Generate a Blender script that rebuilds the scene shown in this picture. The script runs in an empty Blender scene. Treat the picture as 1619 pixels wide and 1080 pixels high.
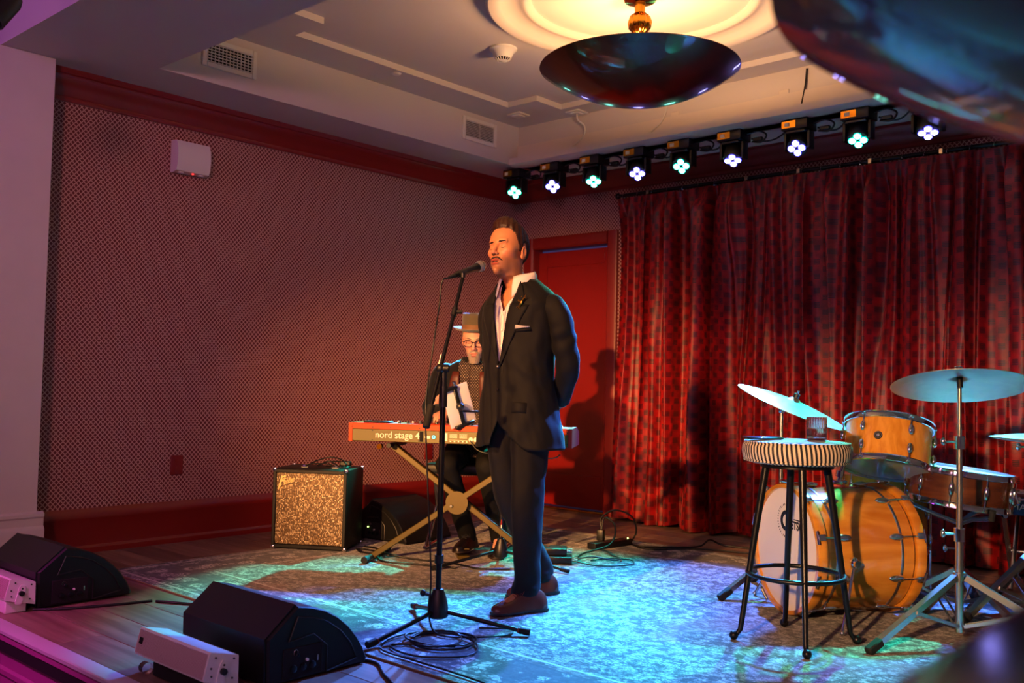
import bpy, bmesh, math, random
import numpy as np
from mathutils import Vector, Matrix, noise
from mathutils.bvhtree import BVHTree
from math import sin, cos, pi, radians as R, atan2, sqrt, exp
random.seed(7)
S = bpy.context.scene
COL = S.collection
V = Vector

# ------------------------------------------------ camera
cd = bpy.data.cameras.new('camera'); cam = bpy.data.objects.new('camera', cd); COL.objects.link(cam)
cd.sensor_width = 36; cd.lens = 36 * 1516.0 / 1619.0; cd.clip_start = 0.05
_yaw, _pit, _rol = 0.732270, 0.0431594, 0.0216494
f_ = V((-sin(_yaw) * cos(_pit), cos(_yaw) * cos(_pit), sin(_pit)))
r0 = V((cos(_yaw), sin(_yaw), 0)); u0 = r0.cross(f_)
r_ = r0 * cos(_rol) + u0 * sin(_rol); u_ = -r0 * sin(_rol) + u0 * cos(_rol)
CAM = V((5.704, -6.354, 1.06))
cam.matrix_world = Matrix(((r_.x, u_.x, -f_.x, CAM.x), (r_.y, u_.y, -f_.y, CAM.y), (r_.z, u_.z, -f_.z, CAM.z), (0, 0, 0, 1)))
S.camera = cam
cd.dof.use_dof = True; cd.dof.focus_distance = 4.6; cd.dof.aperture_fstop = 3.2

# ------------------------------------------------ world, exposure, lights
S.view_settings.view_transform = 'Standard'; S.view_settings.look = 'None'
S.view_settings.exposure = 0.0; S.view_settings.gamma = 1.0; S.view_settings.use_curve_mapping = False
S.cycles.use_denoising = True
try: S.cycles.denoiser = 'OPENIMAGEDENOISE'
except Exception: pass
S.cycles.max_bounces = 8; S.cycles.transmission_bounces = 8; S.cycles.sample_clamp_indirect = 4.0; S.cycles.caustics_reflective = False; S.cycles.caustics_refractive = False
W = bpy.data.worlds.new('dim_room_air'); S.world = W; W.use_nodes = True
W.node_tree.nodes['Background'].inputs[0].default_value = (0.09, 0.07, 0.22, 1)
W.node_tree.nodes['Background'].inputs[1].default_value = 0.4

def spot(name, loc, aim, col, watts, size=40, blend=0.6, rad=0.05):
    l = bpy.data.lights.new(name, 'SPOT'); l.color = col; l.energy = watts; l.spot_size = R(size); l.spot_blend = blend; l.shadow_soft_size = rad
    o = bpy.data.objects.new(name, l); COL.objects.link(o); o.location = loc
    o.rotation_euler = (V(aim) - V(loc)).to_track_quat('-Z', 'Y').to_euler(); return o
def area(name, loc, aim, col, watts, sx, sy):
    l = bpy.data.lights.new(name, 'AREA'); l.color = col; l.energy = watts; l.shape = 'RECTANGLE'; l.size = sx; l.size_y = sy
    o = bpy.data.objects.new(name, l); COL.objects.link(o); o.location = loc
    o.rotation_euler = (V(aim) - V(loc)).to_track_quat('-Z', 'Y').to_euler(); return o
# warm spotlights from the back of the audience: one low on the keyboard side, one high on the singer, one low on the drums
spot('warm_keyboard_spotlight', (3.25, -8.6, 1.95), (1.10, -1.6, 0.72), (1.0, 0.45, 0.14), 4000, 27, 1.0, 0.06)
spot('warm_singer_spotlight', (3.6, -8.0, 3.35), (2.62, -2.9, 1.25), (1.0, 0.45, 0.13), 2300, 22, 0.8, 0.10)
spot('warm_drum_spotlight', (5.0, -8.8, 2.0), (3.95, -1.2, 0.50), (1.0, 0.52, 0.22), 2500, 21, 1.0, 0.10)
# magenta and lilac wash over the audience side at the left
spot('magenta_wash_light', (2.0, -6.9, 2.4), (1.45, -4.85, -0.25), (0.95, 0.06, 0.60), 330, 36, 0.9, 0.1)
spot('lilac_wash_light', (3.6, -7.2, 2.6), (2.3, -4.5, 0), (0.8, 0.32, 0.75), 38, 40, 0.9, 0.1)
area('violet_wash_light', (0.9, -6.2, 3.0), (0.6, -4.9, 3.3), (0.45, 0.05, 0.9), 7, 0.5, 0.5)
# unseen rosy fills added behind the camera: room ambience, then the left wall
area('room_fill_light', (5.0, -9.0, 2.9), (1.6, -1.5, 1.4), (0.85, 0.36, 0.56), 40, 3.0, 1.2)
spot('rose_wall_fill', (6.9, -8.6, 2.3), (0.0, -2.5, 1.75), (1.0, 0.38, 0.42), 520, 42, 1.0, 0.3)

# ------------------------------------------------ materials
def lin(c):
    if isinstance(c, str):
        c = c.lstrip('#'); c = [int(c[i:i + 2], 16) / 255 for i in (0, 2, 4)]
        return tuple(x / 12.92 if x <= 0.04045 else ((x + 0.055) / 1.055) ** 2.4 for x in c)
    return tuple(c)
class NT:
    def __init__(s, name):
        s.m = bpy.data.materials.new(name); s.m.use_nodes = True; s.t = s.m.node_tree
        s.b = s.t.nodes['Principled BSDF']
    def n(s, typ, **k):
        o = s.t.nodes.new('ShaderNode' + typ)
        for a, v in k.items():
            if a.startswith('i_'):
                a = a[2:]; a = int(a) if a.isdigit() else a.replace('_', ' ')
                if isinstance(v, bpy.types.NodeSocket): s.t.links.new(v, o.inputs[a])
                else: o.inputs[a].default_value = v
            else: setattr(o, a, v)
        return o
    def math(s, op, a, b=None, c=None):
        o = s.t.nodes.new('ShaderNodeMath'); o.operation = op
        for i, v in enumerate((a, b, c)):
            if v is None: continue
            if isinstance(v, bpy.types.NodeSocket): s.t.links.new(v, o.inputs[i])
            else: o.inputs[i].default_value = v
        return o.outputs[0]
    def mix(s, f, a, b):
        o = s.t.nodes.new('ShaderNodeMix'); o.data_type = 'RGBA'
        for i, v in ((0, f), (6, a), (7, b)):
            if isinstance(v, bpy.types.NodeSocket): s.t.links.new(v, o.inputs[i])
            else: o.inputs[i].default_value = v if i == 0 else (*lin(v), 1)
        return o.outputs[2]
    def ramp(s, x, lo, hi):
        return s.n('MapRange', i_0=x, i_1=lo, i_2=hi, interpolation_type='SMOOTHSTEP').outputs[0]
    def set(s, **k):
        for a, v in k.items():
            i = s.b.inputs[a.replace('_', ' ')]
            if isinstance(v, bpy.types.NodeSocket): s.t.links.new(v, i)
            else: i.default_value = v
        return s
    def bump(s, h, strength=0.3, dist=0.002):
        o = s.n('Bump', i_Strength=strength, i_Distance=dist, i_Height=h); s.t.links.new(o.outputs[0], s.b.inputs['Normal']); return s
    def obj(s):
        g = s.n('TexCoord'); x = s.n('SeparateXYZ', i_0=g.outputs['Object']); return g.outputs['Object'], x.outputs[0], x.outputs[1], x.outputs[2]
def pm(name, col, rough=0.5, metal=0.0, coat=0.0, emis=None, es=1.0, var=0.0, vs=40, bump=0.0, sheen=0.0, spec=0.5, trans=0.0):
    t = NT(name); c = lin(col)
    t.set(Base_Color=(*c, 1), Roughness=rough, Metallic=metal, Coat_Weight=coat, Sheen_Weight=sheen, Specular_IOR_Level=spec)
    if trans: t.set(Transmission_Weight=trans, IOR=1.45)
    if emis: t.set(Emission_Color=(*lin(emis), 1), Emission_Strength=es)
    if var or bump:
        o = t.obj()[0]; nz = t.n('TexNoise', i_Vector=o, i_Scale=vs, i_Detail=5.0)
        if var:
            d = [x * (1 - var) for x in c]; l = [min(1, x * (1 + var)) for x in c]
            t.set(Base_Color=t.mix(nz.outputs[0], d, l))
        if bump: t.bump(nz.outputs[0], bump)
    return t.m
M = {}
M['plaster'] = pm('pale_plaster_paint', '#d9cdc4', 0.75, var=0.06, vs=6, bump=0.08)
M['ceilpaint'] = pm('matte_ceiling_paint', '#cfc6c4', 0.8, var=0.03, vs=3)
M['redpaint'] = pm('satin_oxblood_paint', '#7d1713', 0.42, var=0.06, vs=5)
M['doorred'] = pm('oxblood_door_paint', '#86100c', 0.38, var=0.08, vs=8)
M['black'] = pm('black_plastic', '#0d0d0f', 0.42)
M['blackm'] = pm('black_textured_cabinet', '#08080a', 0.5, bump=0.25, vs=500, spec=0.35)
M['blackgl'] = pm('black_gloss', '#08080a', 0.16, coat=0.5)
M['steelbk'] = pm('black_powder_coated_steel', '#141418', 0.32, metal=0.4)
M['rubber'] = pm('black_rubber', '#0b0b0b', 0.8)
M['cable'] = pm('black_cable_rubber', '#0a0a0c', 0.45)
M['wcable'] = pm('white_cable', '#d8d4d0', 0.5)
M['ledgegl'] = pm('dark_glossy_lacquer', '#050507', 0.13, spec=0.3)
M['chrome'] = pm('polished_chrome', '#e4e6ea', 0.09, metal=1.0)
M['satin'] = pm('satin_chrome_tube', '#cfc8c0', 0.24, metal=1.0)
M['brass'] = pm('polished_brass', '#c98a2a', 0.14, metal=1.0)
M['bronze'] = pm('brushed_dark_bronze', '#50322a', 0.36, metal=1.0, var=0.25, vs=7, coat=0.6)
M['bronze2'] = pm('shaded_dark_bronze', '#6a2010', 0.5, metal=0.35, var=0.25, vs=7, coat=0.8)
M['goldpaint'] = pm('gold_logo_paint', '#f4d68a', 0.4)
M['white'] = pm('white_plastic', '#dedad8', 0.45)
M['whitem'] = pm('white_lacquered_steel', '#e2dcdc', 0.4)
M['dark'] = pm('dark_void', '#050506', 0.9)
M['maple'] = None
M['leather'] = pm('brown_shoe_leather', '#5f2b26', 0.27, coat=0.4, var=0.2, vs=25)
M['leatherbk'] = pm('black_shoe_leather', '#120a0a', 0.35)
M['sole'] = pm('dark_shoe_sole', '#241814', 0.5)
M['lace'] = pm('rust_shoe_laces', '#6f2412', 0.7)
M['shirt'] = pm('white_cotton_shirt', '#e6dde6', 0.75, sheen=0.2)
M['gold'] = pm('gold_brooch', '#e0a63a', 0.25, metal=1.0)
M['button'] = pm('dark_horn_button', '#1c1a20', 0.25)
M['pearl'] = pm('pearl_button', '#f0ece8', 0.3)
M['hairbr'] = None
M['redplate'] = pm('red_socket_plate', '#7a1512', 0.45)
M['tablet'] = pm('silver_tablet_back', '#c6c8d2', 0.4)
M['led'] = pm('red_indicator', '#ff2020', 0.5, emis='#ff2018', es=8)
M['ledg'] = pm('green_indicator', '#c0ff70', 0.5, emis='#c8ff70', es=8)
M['ledw'] = pm('cyan_indicator', '#60ffff', 0.5, emis='#50ffd0', es=5)
M['aqua'] = pm('teal_lens_light', '#90fff0', 0.3, emis=(0.25, 1.0, 0.80), es=26)
M['blue'] = pm('violet_lens_light', '#b0b0ff', 0.3, emis=(0.35, 0.32, 1.0), es=30)
M['aqua_rim'] = pm('teal_lens_glow', '#20ffc0', 0.3, emis=(0.0, 1.0, 0.62), es=2.2)  # emission stands in for the teal halo round a lit lens
M['blue_rim'] = pm('violet_lens_glow', '#3030ff', 0.3, emis=(0.10, 0.08, 1.0), es=3.0)  # same painted halo, for the violet lenses
M['glass'] = pm('clear_glass', '#ffffff', 0.02, trans=1.0)
M['water'] = pm('pale_drink', '#fdf0e2', 0.02, trans=1.0)
M['drumhead'] = pm('coated_drum_head', '#ded6cc', 0.55)
M['drumclear'] = pm('clear_coated_head', '#a8b8bc', 0.16, coat=0.5)
M['orange'] = pm('orange_red_keyboard_paint', '#d2441c', 0.5, spec=0.2)
M['cheek'] = pm('red_end_cheek_paint', '#b0302a', 0.5, spec=0.2)
M['olive'] = pm('grey_metal_panel', '#5c5218', 0.5)
M['standgrey'] = pm('olive_grey_steel_stand', '#51430f', 0.42, metal=0.2)
M['offwhite'] = pm('cream_lettering', '#efe6d0', 0.5, spec=0.2)
M['ink'] = pm('black_ink', '#0a0808', 0.5)
M['keyw'] = pm('ivory_keys', '#e8e2da', 0.3)
M['hatfelt'] = pm('olive_grey_hat_felt', '#4c4432', 0.9, bump=0.2, vs=300, sheen=0.3)
M['band'] = pm('tan_hat_band', '#6a4a2c', 0.7)
M['carpet'] = pm('dark_auditorium_floor', '#1a1016', 0.8)
M['magpaint'] = pm('stage_fascia_paint', '#a04088', 0.45, var=0.05, vs=5)
M['nosing'] = pm('pale_stage_nosing', '#b4a8b8', 0.5)
M['brownstrap'] = pm('rust_satin_lapel', '#46190f', 0.5)
M['sock'] = pm('dark_socks', '#101018', 0.9)
M['beard'] = pm('grey_beard', '#8a7c70', 0.9, var=0.35, vs=350, bump=0.8)

def wallpaper():
    t = NT('lattice_wallpaper'); g = t.n('NewGeometry'); x = t.n('SeparateXYZ', i_0=g.outputs['Position'])
    u = t.math('MULTIPLY', t.math('ADD', x.outputs[0], x.outputs[1]), 1 / 0.029); w = t.math('MULTIPLY', x.outputs[2], 1 / 0.0315)
    def line(v):
        return t.math('ABSOLUTE', t.math('SUBTRACT', t.math('FRACT', v), 0.5))
    a = line(t.math('ADD', u, w)); b = line(t.math('SUBTRACT', u, w))
    m = t.ramp(t.math('MAXIMUM', a, b), 0.325, 0.41)
    nz = t.n('TexNoise', i_Vector=g.outputs['Position'], i_Scale=1.5, i_Detail=3.0)
    t.set(Base_Color=t.mix(m, '#66181c', '#c79a92'), Roughness=0.62); t.bump(m, 0.2, 0.001); return t.m
M['wallpaper'] = wallpaper()

def wood(name, c1, c2, sx=1.2, sy=22, rough=0.45, axis=0, coat=0.0, rnd=True, det=6.0):
    t = NT(name); o, x, y, z = t.obj()
    sc = [sy, sy, sy]; sc[axis] = sx
    inf = t.n('ObjectInfo') if rnd else None
    mp = t.n('Mapping', i_Vector=o, i_Scale=tuple(sc))
    if rnd: t.t.links.new(t.n('CombineXYZ', i_0=t.math('MULTIPLY', inf.outputs['Random'], 37), i_1=t.math('MULTIPLY', inf.outputs['Random'], 91)).outputs[0], mp.inputs['Location'])
    nz = t.n('TexNoise', i_Vector=mp.outputs[0], i_Scale=1.0, i_Detail=det, i_Distortion=0.6)
    col = t.mix(t.ramp(nz.outputs[0], 0.3, 0.7), c1, c2)
    if rnd:
        hv = t.n('HueSaturation', i_Value=t.math('ADD', t.math('MULTIPLY', inf.outputs['Random'], 0.45), 0.75), i_Color=col); col = hv.outputs[0]
    t.set(Base_Color=col, Roughness=rough, Coat_Weight=coat); t.bump(nz.outputs[0], 0.12, 0.001); return t.m
M['plank'] = wood('oak_floor_plank', '#6e5448', '#8e7262', 1.6, 26, 0.42)
M['maple'] = wood('amber_maple_lacquer', '#c07a22', '#da9636', 2.5, 30, 0.22, axis=2, coat=0.6, rnd=False)
M['maple_h'] = wood('amber_maple_lacquer_wrap', '#b8701c', '#dd9a3c', 14, 3, 0.2, axis=2, coat=0.7, rnd=False)
M['walnut'] = wood('dark_walnut_shell', '#3a1c10', '#5c3018', 20, 3, 0.25, axis=2, coat=0.6, rnd=False)

def rugmat():
    t = NT('worn_oriental_rug'); o, x, y, z = t.obj()
    hx, hy = 2.2, 1.52
    dx = t.math('SUBTRACT', hx, t.math('ABSOLUTE', x)); dy = t.math('SUBTRACT', hy, t.math('ABSOLUTE', y))
    d = t.math('MINIMUM', dx, dy)
    warp = t.n('TexNoise', i_Vector=o, i_Scale=9.0, i_Detail=3.0)
    wv = t.n('VectorMath', operation='MULTIPLY_ADD', i_0=warp.outputs['Color'], i_1=(0.10, 0.10, 0.1), i_2=o)
    vo = t.n('TexVoronoi', feature='DISTANCE_TO_EDGE', i_Vector=wv.outputs[0], i_Scale=13.0)
    vo2 = t.n('TexVoronoi', feature='F1', i_Vector=wv.outputs[0], i_Scale=26.0)
    mp = t.n('Mapping', i_Vector=o, i_Scale=(1.0, 1.0, 1.0))
    n1 = t.n('TexNoise', i_Vector=mp.outputs[0], i_Scale=17.0, i_Detail=8.0, i_Roughness=0.8)
    mp2 = t.n('Mapping', i_Vector=o, i_Scale=(0.6, 2.6, 1.0))
    n2 = t.n('TexNoise', i_Vector=mp2.outputs[0], i_Scale=46.0, i_Detail=5.0, i_Roughness=0.8)
    n3 = t.n('TexNoise', i_Vector=o, i_Scale=2.1, i_Detail=4.0)
    field = t.math('ADD', t.math('MULTIPLY', t.ramp(vo.outputs[0], 0.01, 0.12), 0.25), t.math('MULTIPLY', t.ramp(vo2.outputs[0], 0.2, 0.6), 0.25))
    wear = t.math('ADD', t.math('MULTIPLY', t.ramp(n1.outputs[0], 0.43, 0.57), 0.55), t.math('MULTIPLY', t.ramp(n2.outputs[0], 0.44, 0.56), 0.45))
    f = t.ramp(t.math('ADD', t.math('MULTIPLY', field, 0.55), t.math('MULTIPLY', wear, 0.75)), 0.36, 0.92)
    vo3 = t.n('TexVoronoi', feature='DISTANCE_TO_EDGE', i_Vector=t.n('Mapping', i_Vector=wv.outputs[0], i_Scale=(0.8, 1.5, 1.0)).outputs[0], i_Scale=52.0)
    base = t.mix(f, '#0c0b16', '#b2aba6')
    base = t.mix(t.math('MULTIPLY', t.math('SUBTRACT', 1.0, t.ramp(vo3.outputs[0], 0.03, 0.14)), 0.72), base, '#0c0b16')
    rust = t.math('MULTIPLY', t.ramp(n3.outputs[0], 0.50, 0.68), 0.55)
    base = t.mix(rust, base, '#6d3a34')
    # border band with big pale blossoms between two fine dark lines
    vb = t.n('TexVoronoi', feature='F1', i_Vector=wv.outputs[0], i_Scale=9.5)
    vb2 = t.n('TexVoronoi', feature='DISTANCE_TO_EDGE', i_Vector=wv.outputs[0], i_Scale=26.0)
    bl = t.math('MULTIPLY', t.math('SUBTRACT', 1.0, t.ramp(vb.outputs[0], 0.42, 0.52)), t.ramp(vb2.outputs[0], 0.03, 0.08))
    bc = t.mix(t.math('MULTIPLY', bl, t.ramp(wear, 0.1, 0.7)), '#171a2c', '#bdb6b0')
    inb = t.math('MULTIPLY', t.math('GREATER_THAN', d, 0.10), t.math('LESS_THAN', d, 0.36))
    col = t.mix(t.math('MULTIPLY', inb, 0.8), base, bc)
    for q in (0.055, 0.105, 0.355, 0.41):
        ln = t.math('LESS_THAN', t.math('ABSOLUTE', t.math('SUBTRACT', d, q)), 0.007)
        col = t.mix(t.math('MULTIPLY', ln, 0.75), col, '#171522' if q in (0.105, 0.355) else '#b9b2aa')
    t.set(Base_Color=col, Roughness=0.9, Sheen_Weight=0.15); t.bump(n2.outputs[0], 0.5, 0.004); return t.m
M['rug'] = rugmat()
M['rugedge'] = pm('rug_binding', '#86704c', 0.8)

def curtmat():
    t = NT('red_curtain_with_block_pattern'); uv = t.n('TexCoord').outputs['UV']; s = t.n('SeparateXYZ', i_0=uv)
    u = t.math('MULTIPLY', s.outputs[0], 1 / 0.112); v = t.math('MULTIPLY', s.outputs[1], 1 / 0.098)
    def block(du, dv):
        a = t.math('ABSOLUTE', t.math('SUBTRACT', t.math('FRACT', t.math('ADD', u, du)), 0.5))
        b = t.math('ABSOLUTE', t.math('SUBTRACT', t.math('FRACT', t.math('ADD', v, dv)), 0.5))
        q = t.math('LESS_THAN', t.math('MAXIMUM', a, b), 0.185)
        return q
    bl = t.math('MAXIMUM', block(0, 0), block(0.5, 0.5))
    st = t.math('GREATER_THAN', t.math('FRACT', t.math('MULTIPLY', s.outputs[1], 1 / 0.0098)), 0.22)
    nz = t.n('TexNoise', i_Vector=uv, i_Scale=14.0, i_Detail=4.0)
    base = t.mix(t.ramp(nz.outputs[0], 0.3, 0.75), '#640306', '#a2080d')
    t.set(Base_Color=t.mix(t.math('MULTIPLY', t.math('MULTIPLY', bl, st), 0.85), base, '#240a14'), Roughness=0.5, Specular_IOR_Level=0.45); return t.m
M['curtain'] = curtmat()

def grille():
    t = NT('sparkling_silver_grille_cloth'); o, x, y, z = t.obj()
    vo = t.n('TexWhiteNoise', noise_dimensions='3D', i_Vector=t.n('VectorMath', operation='FLOOR', i_0=t.n('Mapping', i_Vector=o, i_Scale=(190, 1, 128)).outputs[0]).outputs[0])
    fx = t.math('ABSOLUTE', t.math('SUBTRACT', t.math('FRACT', t.math('MULTIPLY', x, 190)), 0.5)); fz = t.math('ABSOLUTE', t.math('SUBTRACT', t.math('FRACT', t.math('MULTIPLY', z, 128)), 0.5))
    dot = t.math('SUBTRACT', 1.0, t.ramp(t.math('MAXIMUM', fx, fz), 0.28, 0.5))
    k = t.math('POWER', vo.outputs[0], 6.0)
    colb = t.mix(vo.outputs[0], '#3c2a18', '#7c5a2c')
    t.set(Base_Color=t.mix(t.math('MULTIPLY', k, dot), colb, '#fff0cc'), Roughness=0.38, Metallic=0.35, Specular_IOR_Level=0.8); return t.m
M['grille'] = grille()

def suit():
    t = NT('dark_navy_wool_suit'); o = t.obj()[0]; nz = t.n('TexNoise', i_Vector=o, i_Scale=420.0, i_Detail=2.0)
    t.set(Base_Color=t.mix(nz.outputs[0], '#08070b', '#0f0d13'), Roughness=0.75, Sheen_Weight=0.02, Specular_IOR_Level=0.25); t.bump(nz.outputs[0], 0.15, 0.001); return t.m
M['suit'] = suit()
M['velvet'] = pm('black_velvet_jacket', '#07080b', 0.8, sheen=0.15, spec=0.2)
M['darktr'] = pm('black_trousers', '#08080a', 0.8, spec=0.2)
def dots():
    t = NT('brown_shirt_with_white_dots'); o, x, y, z = t.obj()
    def c(du):
        a = t.math('SUBTRACT', t.math('FRACT', t.math('ADD', t.math('MULTIPLY', x, 62), du)), 0.5); b = t.math('SUBTRACT', t.math('FRACT', t.math('ADD', t.math('MULTIPLY', z, 52), du)), 0.5)
        return t.math('LESS_THAN', t.math('ADD', t.math('MULTIPLY', a, a), t.math('MULTIPLY', b, b)), 0.013)
    t.set(Base_Color=t.mix(t.math('MAXIMUM', c(0), c(0.5)), '#24100c', '#a89a88'), Roughness=0.8); return t.m
M['dots'] = dots()
def hairm(name, a, b):
    t = NT(name); o = t.obj()[0]; mp = t.n('Mapping', i_Vector=o, i_Scale=(420, 14, 40)); nz = t.n('TexNoise', i_Vector=mp.outputs[0], i_Scale=1.0, i_Detail=3.0)
    t.set(Base_Color=t.mix(nz.outputs[0], a, b), Roughness=0.5, Specular_IOR_Level=0.4); t.bump(nz.outputs[0], 0.4, 0.002); return t.m
M['hairbr'] = hairm('dark_brown_hair', '#1a0a05', '#3e1e10')
M['hairgr'] = hairm('grey_hair', '#4a4038', '#8a7e70')
def skin():
    t = NT('skin'); c = t.n('VertexColor', layer_name='tone'); nz = t.n('TexNoise', i_Vector=t.obj()[0], i_Scale=60.0, i_Detail=4.0)
    t.set(Base_Color=c.outputs[0], Roughness=0.48, Subsurface_Weight=0.08, Subsurface_Radius=(0.02, 0.007, 0.004)); t.bump(nz.outputs[0], 0.08, 0.002); return t.m
M['skin'] = skin()
def stripes():
    t = NT('cushion_stripes_side'); o, x, y, z = t.obj(); a = t.math('ARCTAN2', y, x)
    f = t.math('FRACT', t.math('ADD', t.math('MULTIPLY', a, 74 / (2 * pi)), t.math('MULTIPLY', z, 6.0)))
    t.set(Base_Color=t.mix(t.ramp(t.math('ABSOLUTE', t.math('SUBTRACT', f, 0.5)), 0.22, 0.27), '#15121a', '#dcc8ae'), Roughness=0.75)
    t2 = NT('cushion_stripes_top'); o, x, y, z = t2.obj()
    f = t2.math('FRACT', t2.math('MULTIPLY', t2.math('ADD', t2.math('MULTIPLY', x, 0.86), t2.math('MULTIPLY', y, -0.5)), 52))
    t2.set(Base_Color=t2.mix(t2.ramp(t2.math('ABSOLUTE', t2.math('SUBTRACT', f, 0.5)), 0.22, 0.27), '#15121a', '#dccfc4'), Roughness=0.75)
    return t.m, t2.m
M['stripe'], M['stripetop'] = stripes()
def cymbal():
    t = NT('lathed_bronze_cymbal'); o, x, y, z = t.obj(); r = t.math('SQRT', t.math('ADD', t.math('MULTIPLY', x, x), t.math('MULTIPLY', y, y)))
    nz = t.n('TexNoise', i_Vector=o, i_Scale=9.0, i_Detail=6.0, i_Distortion=1.5)
    rings = t.math('SINE', t.math('MULTIPLY', r, 900))
    t.set(Base_Color=t.mix(nz.outputs[0], '#8c8a72', '#d2ccb4'), Roughness=t.math('ADD', t.math('MULTIPLY', nz.outputs[0], 0.25), 0.28), Metallic=0.85)
    t.bump(rings, 0.15, 0.0008); return t.m
M['cymbal'] = cymbal()
def speakercloth():
    t = NT('white_slotted_grille'); o, x, y, z = t.obj()
    t.set(Base_Color=(*lin('#c9a9ae'), 1), Roughness=0.5); return t.m
M['slot'] = speakercloth()

# ------------------------------------------------ mesh helpers
def frame_of(d):
    d = V(d).normalized(); a = V((0, 0, 1)) if abs(d.z) < 0.9 else V((1, 0, 0)); x = d.cross(a).normalized(); y = d.cross(x).normalized(); return x, y, d
class MB:
    def __init__(s, T=None): s.v = []; s.f = []; s.T = T; s.uv = None
    def add(s, vs, fs, T=None):
        b = len(s.v)
        for p in vs:
            p = V(p)
            if T is not None: p = T @ p
            if s.T is not None: p = s.T @ p
            s.v.append(p)
        s.f += [[i + b for i in q] for q in fs]; return s
    def box(s, c, size, bev=0.0, T=None, seg=1):
        bm = bmesh.new(); bmesh.ops.create_cube(bm, size=1.0)
        for v in bm.verts: v.co = V((v.co.x * size[0], v.co.y * size[1], v.co.z * size[2]))
        if bev: bmesh.ops.bevel(bm, geom=bm.edges[:], offset=bev, segments=seg, affect='EDGES', profile=0.5)
        bm.verts.index_update(); c = V(c)
        r = s.add([v.co + c for v in bm.verts] if T is None else [V(v.co) + c for v in bm.verts], [[v.index for v in q.verts] for q in bm.faces], T)
        bm.free(); return r
    def loft(s, rings, cap=True, closed=True, T=None):
        n = len(rings[0]); vs = [p for r in rings for p in r]; fs = []
        m = n if closed else n - 1
        for i in range(len(rings) - 1):
            for j in range(m):
                k = (j + 1) % n; fs.append([i * n + j, i * n + k, (i + 1) * n + k, (i + 1) * n + j])
        if cap and closed: fs.append(list(range(n))[::-1]); fs.append([(len(rings) - 1) * n + j for j in range(n)])
        return s.add(vs, fs, T)
    def cyl(s, p0, p1, r0, r1=None, n=16, cap=True, T=None):
        r1 = r0 if r1 is None else r1; p0, p1 = V(p0), V(p1); x, y, d = frame_of(p1 - p0)
        return s.loft([[p + (x * cos(2 * pi * k / n) + y * sin(2 * pi * k / n)) * r for k in range(n)] for p, r in ((p0, r0), (p1, r1))], cap, T=T)
    def tube(s, pts, r, n=8, cap=True, T=None, flat=1.0):
        pts = [V(p) for p in pts]; m = len(pts); rr = r if isinstance(r, (list, tuple)) else [r] * m
        x, y, d = frame_of(pts[1] - pts[0]); rings = []
        for i, p in enumerate(pts):
            t = (pts[min(i + 1, m - 1)] - pts[max(i - 1, 0)]).normalized()
            x = (x - t * x.dot(t)).normalized(); y = t.cross(x)
            rings.append([p + (x * cos(2 * pi * k / n) + y * sin(2 * pi * k / n) * flat) * rr[i] for k in range(n)])
        return s.loft(rings, cap, T=T)
    def lathe(s, prof, n=32, T=None, c=(0, 0, 0), a0=0.0, a1=2 * pi):
        c = V(c); full = abs(a1 - a0 - 2 * pi) < 1e-6; m = n if full else n + 1
        rings = [[c + V((r * cos(a0 + (a1 - a0) * k / n), r * sin(a0 + (a1 - a0) * k / n), z)) for k in range(m)] for r, z in prof]
        return s.loft(rings, False, full, T)
    def disc(s, c, r, n=32, T=None, th=0.0):
        c = V(c); return s.loft([[c + V((r * cos(2 * pi * k / n), r * sin(2 * pi * k / n), z)) for k in range(n)] for z in (-th / 2, th / 2)], True, T=T)
    def prism(s, poly, a, b, T=None):
        # poly in x,y extruded along z from a to b
        n = len(poly); vs = [(p[0], p[1], a) for p in poly] + [(p[0], p[1], b) for p in poly]
        return s.add(vs, [list(range(n))[::-1], [n + i for i in range(n)]] + [[i, (i + 1) % n, n + (i + 1) % n, n + i] for i in range(n)], T)
    def blob(s, c, r, n=16, m=10, T=None, rot=None):
        if not isinstance(r, (tuple, list)): r = (r, r, r)
        c = V(c); vs = []; 
        for i in range(1, m):
            ph = pi * i / m
            for k in range(n):
                p = V((r[0] * sin(ph) * cos(2 * pi * k / n), r[1] * sin(ph) * sin(2 * pi * k / n), r[2] * cos(ph)))
                if rot is not None: p = rot @ p
                vs.append(c + p)
        top = V((0, 0, r[2])); bot = V((0, 0, -r[2]))
        if rot is not None: top = rot @ top; bot = rot @ bot
        vs += [c + top, c + bot]; T0 = len(vs) - 2; fs = []
        for i in range(m - 2):
            for k in range(n): fs.append([i * n + k, (i + 1) * n + k, (i + 1) * n + (k + 1) % n, i * n + (k + 1) % n])
        for k in range(n): fs.append([T0, k, (k + 1) % n]); fs.append([T0 + 1, (m - 2) * n + (k + 1) % n, (m - 2) * n + k])
        return s.add(vs, fs, T)
    def capsule(s, p0, p1, r0, r1, n=14, T=None):
        p0, p1 = V(p0), V(p1); x, y, d = frame_of(p1 - p0); rings = []
        for k in range(1, 5): a = pi / 2 * (1 - k / 4.0); rings.append((p0 - d * r0 * sin(a), r0 * cos(a)))
        rings.append((p1, r1))
        for k in range(1, 4): a = pi / 2 * k / 4.0; rings.append((p1 + d * r1 * sin(a), r1 * cos(a)))
        return s.loft([[p + (x * cos(2 * pi * k / n) + y * sin(2 * pi * k / n)) * r for k in range(n)] for p, r in rings], True, T=T)
    def mesh(s, name):
        me = bpy.data.meshes.new(name); me.from_pydata([tuple(v) for v in s.v], [], s.f); me.update(); return me
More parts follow.
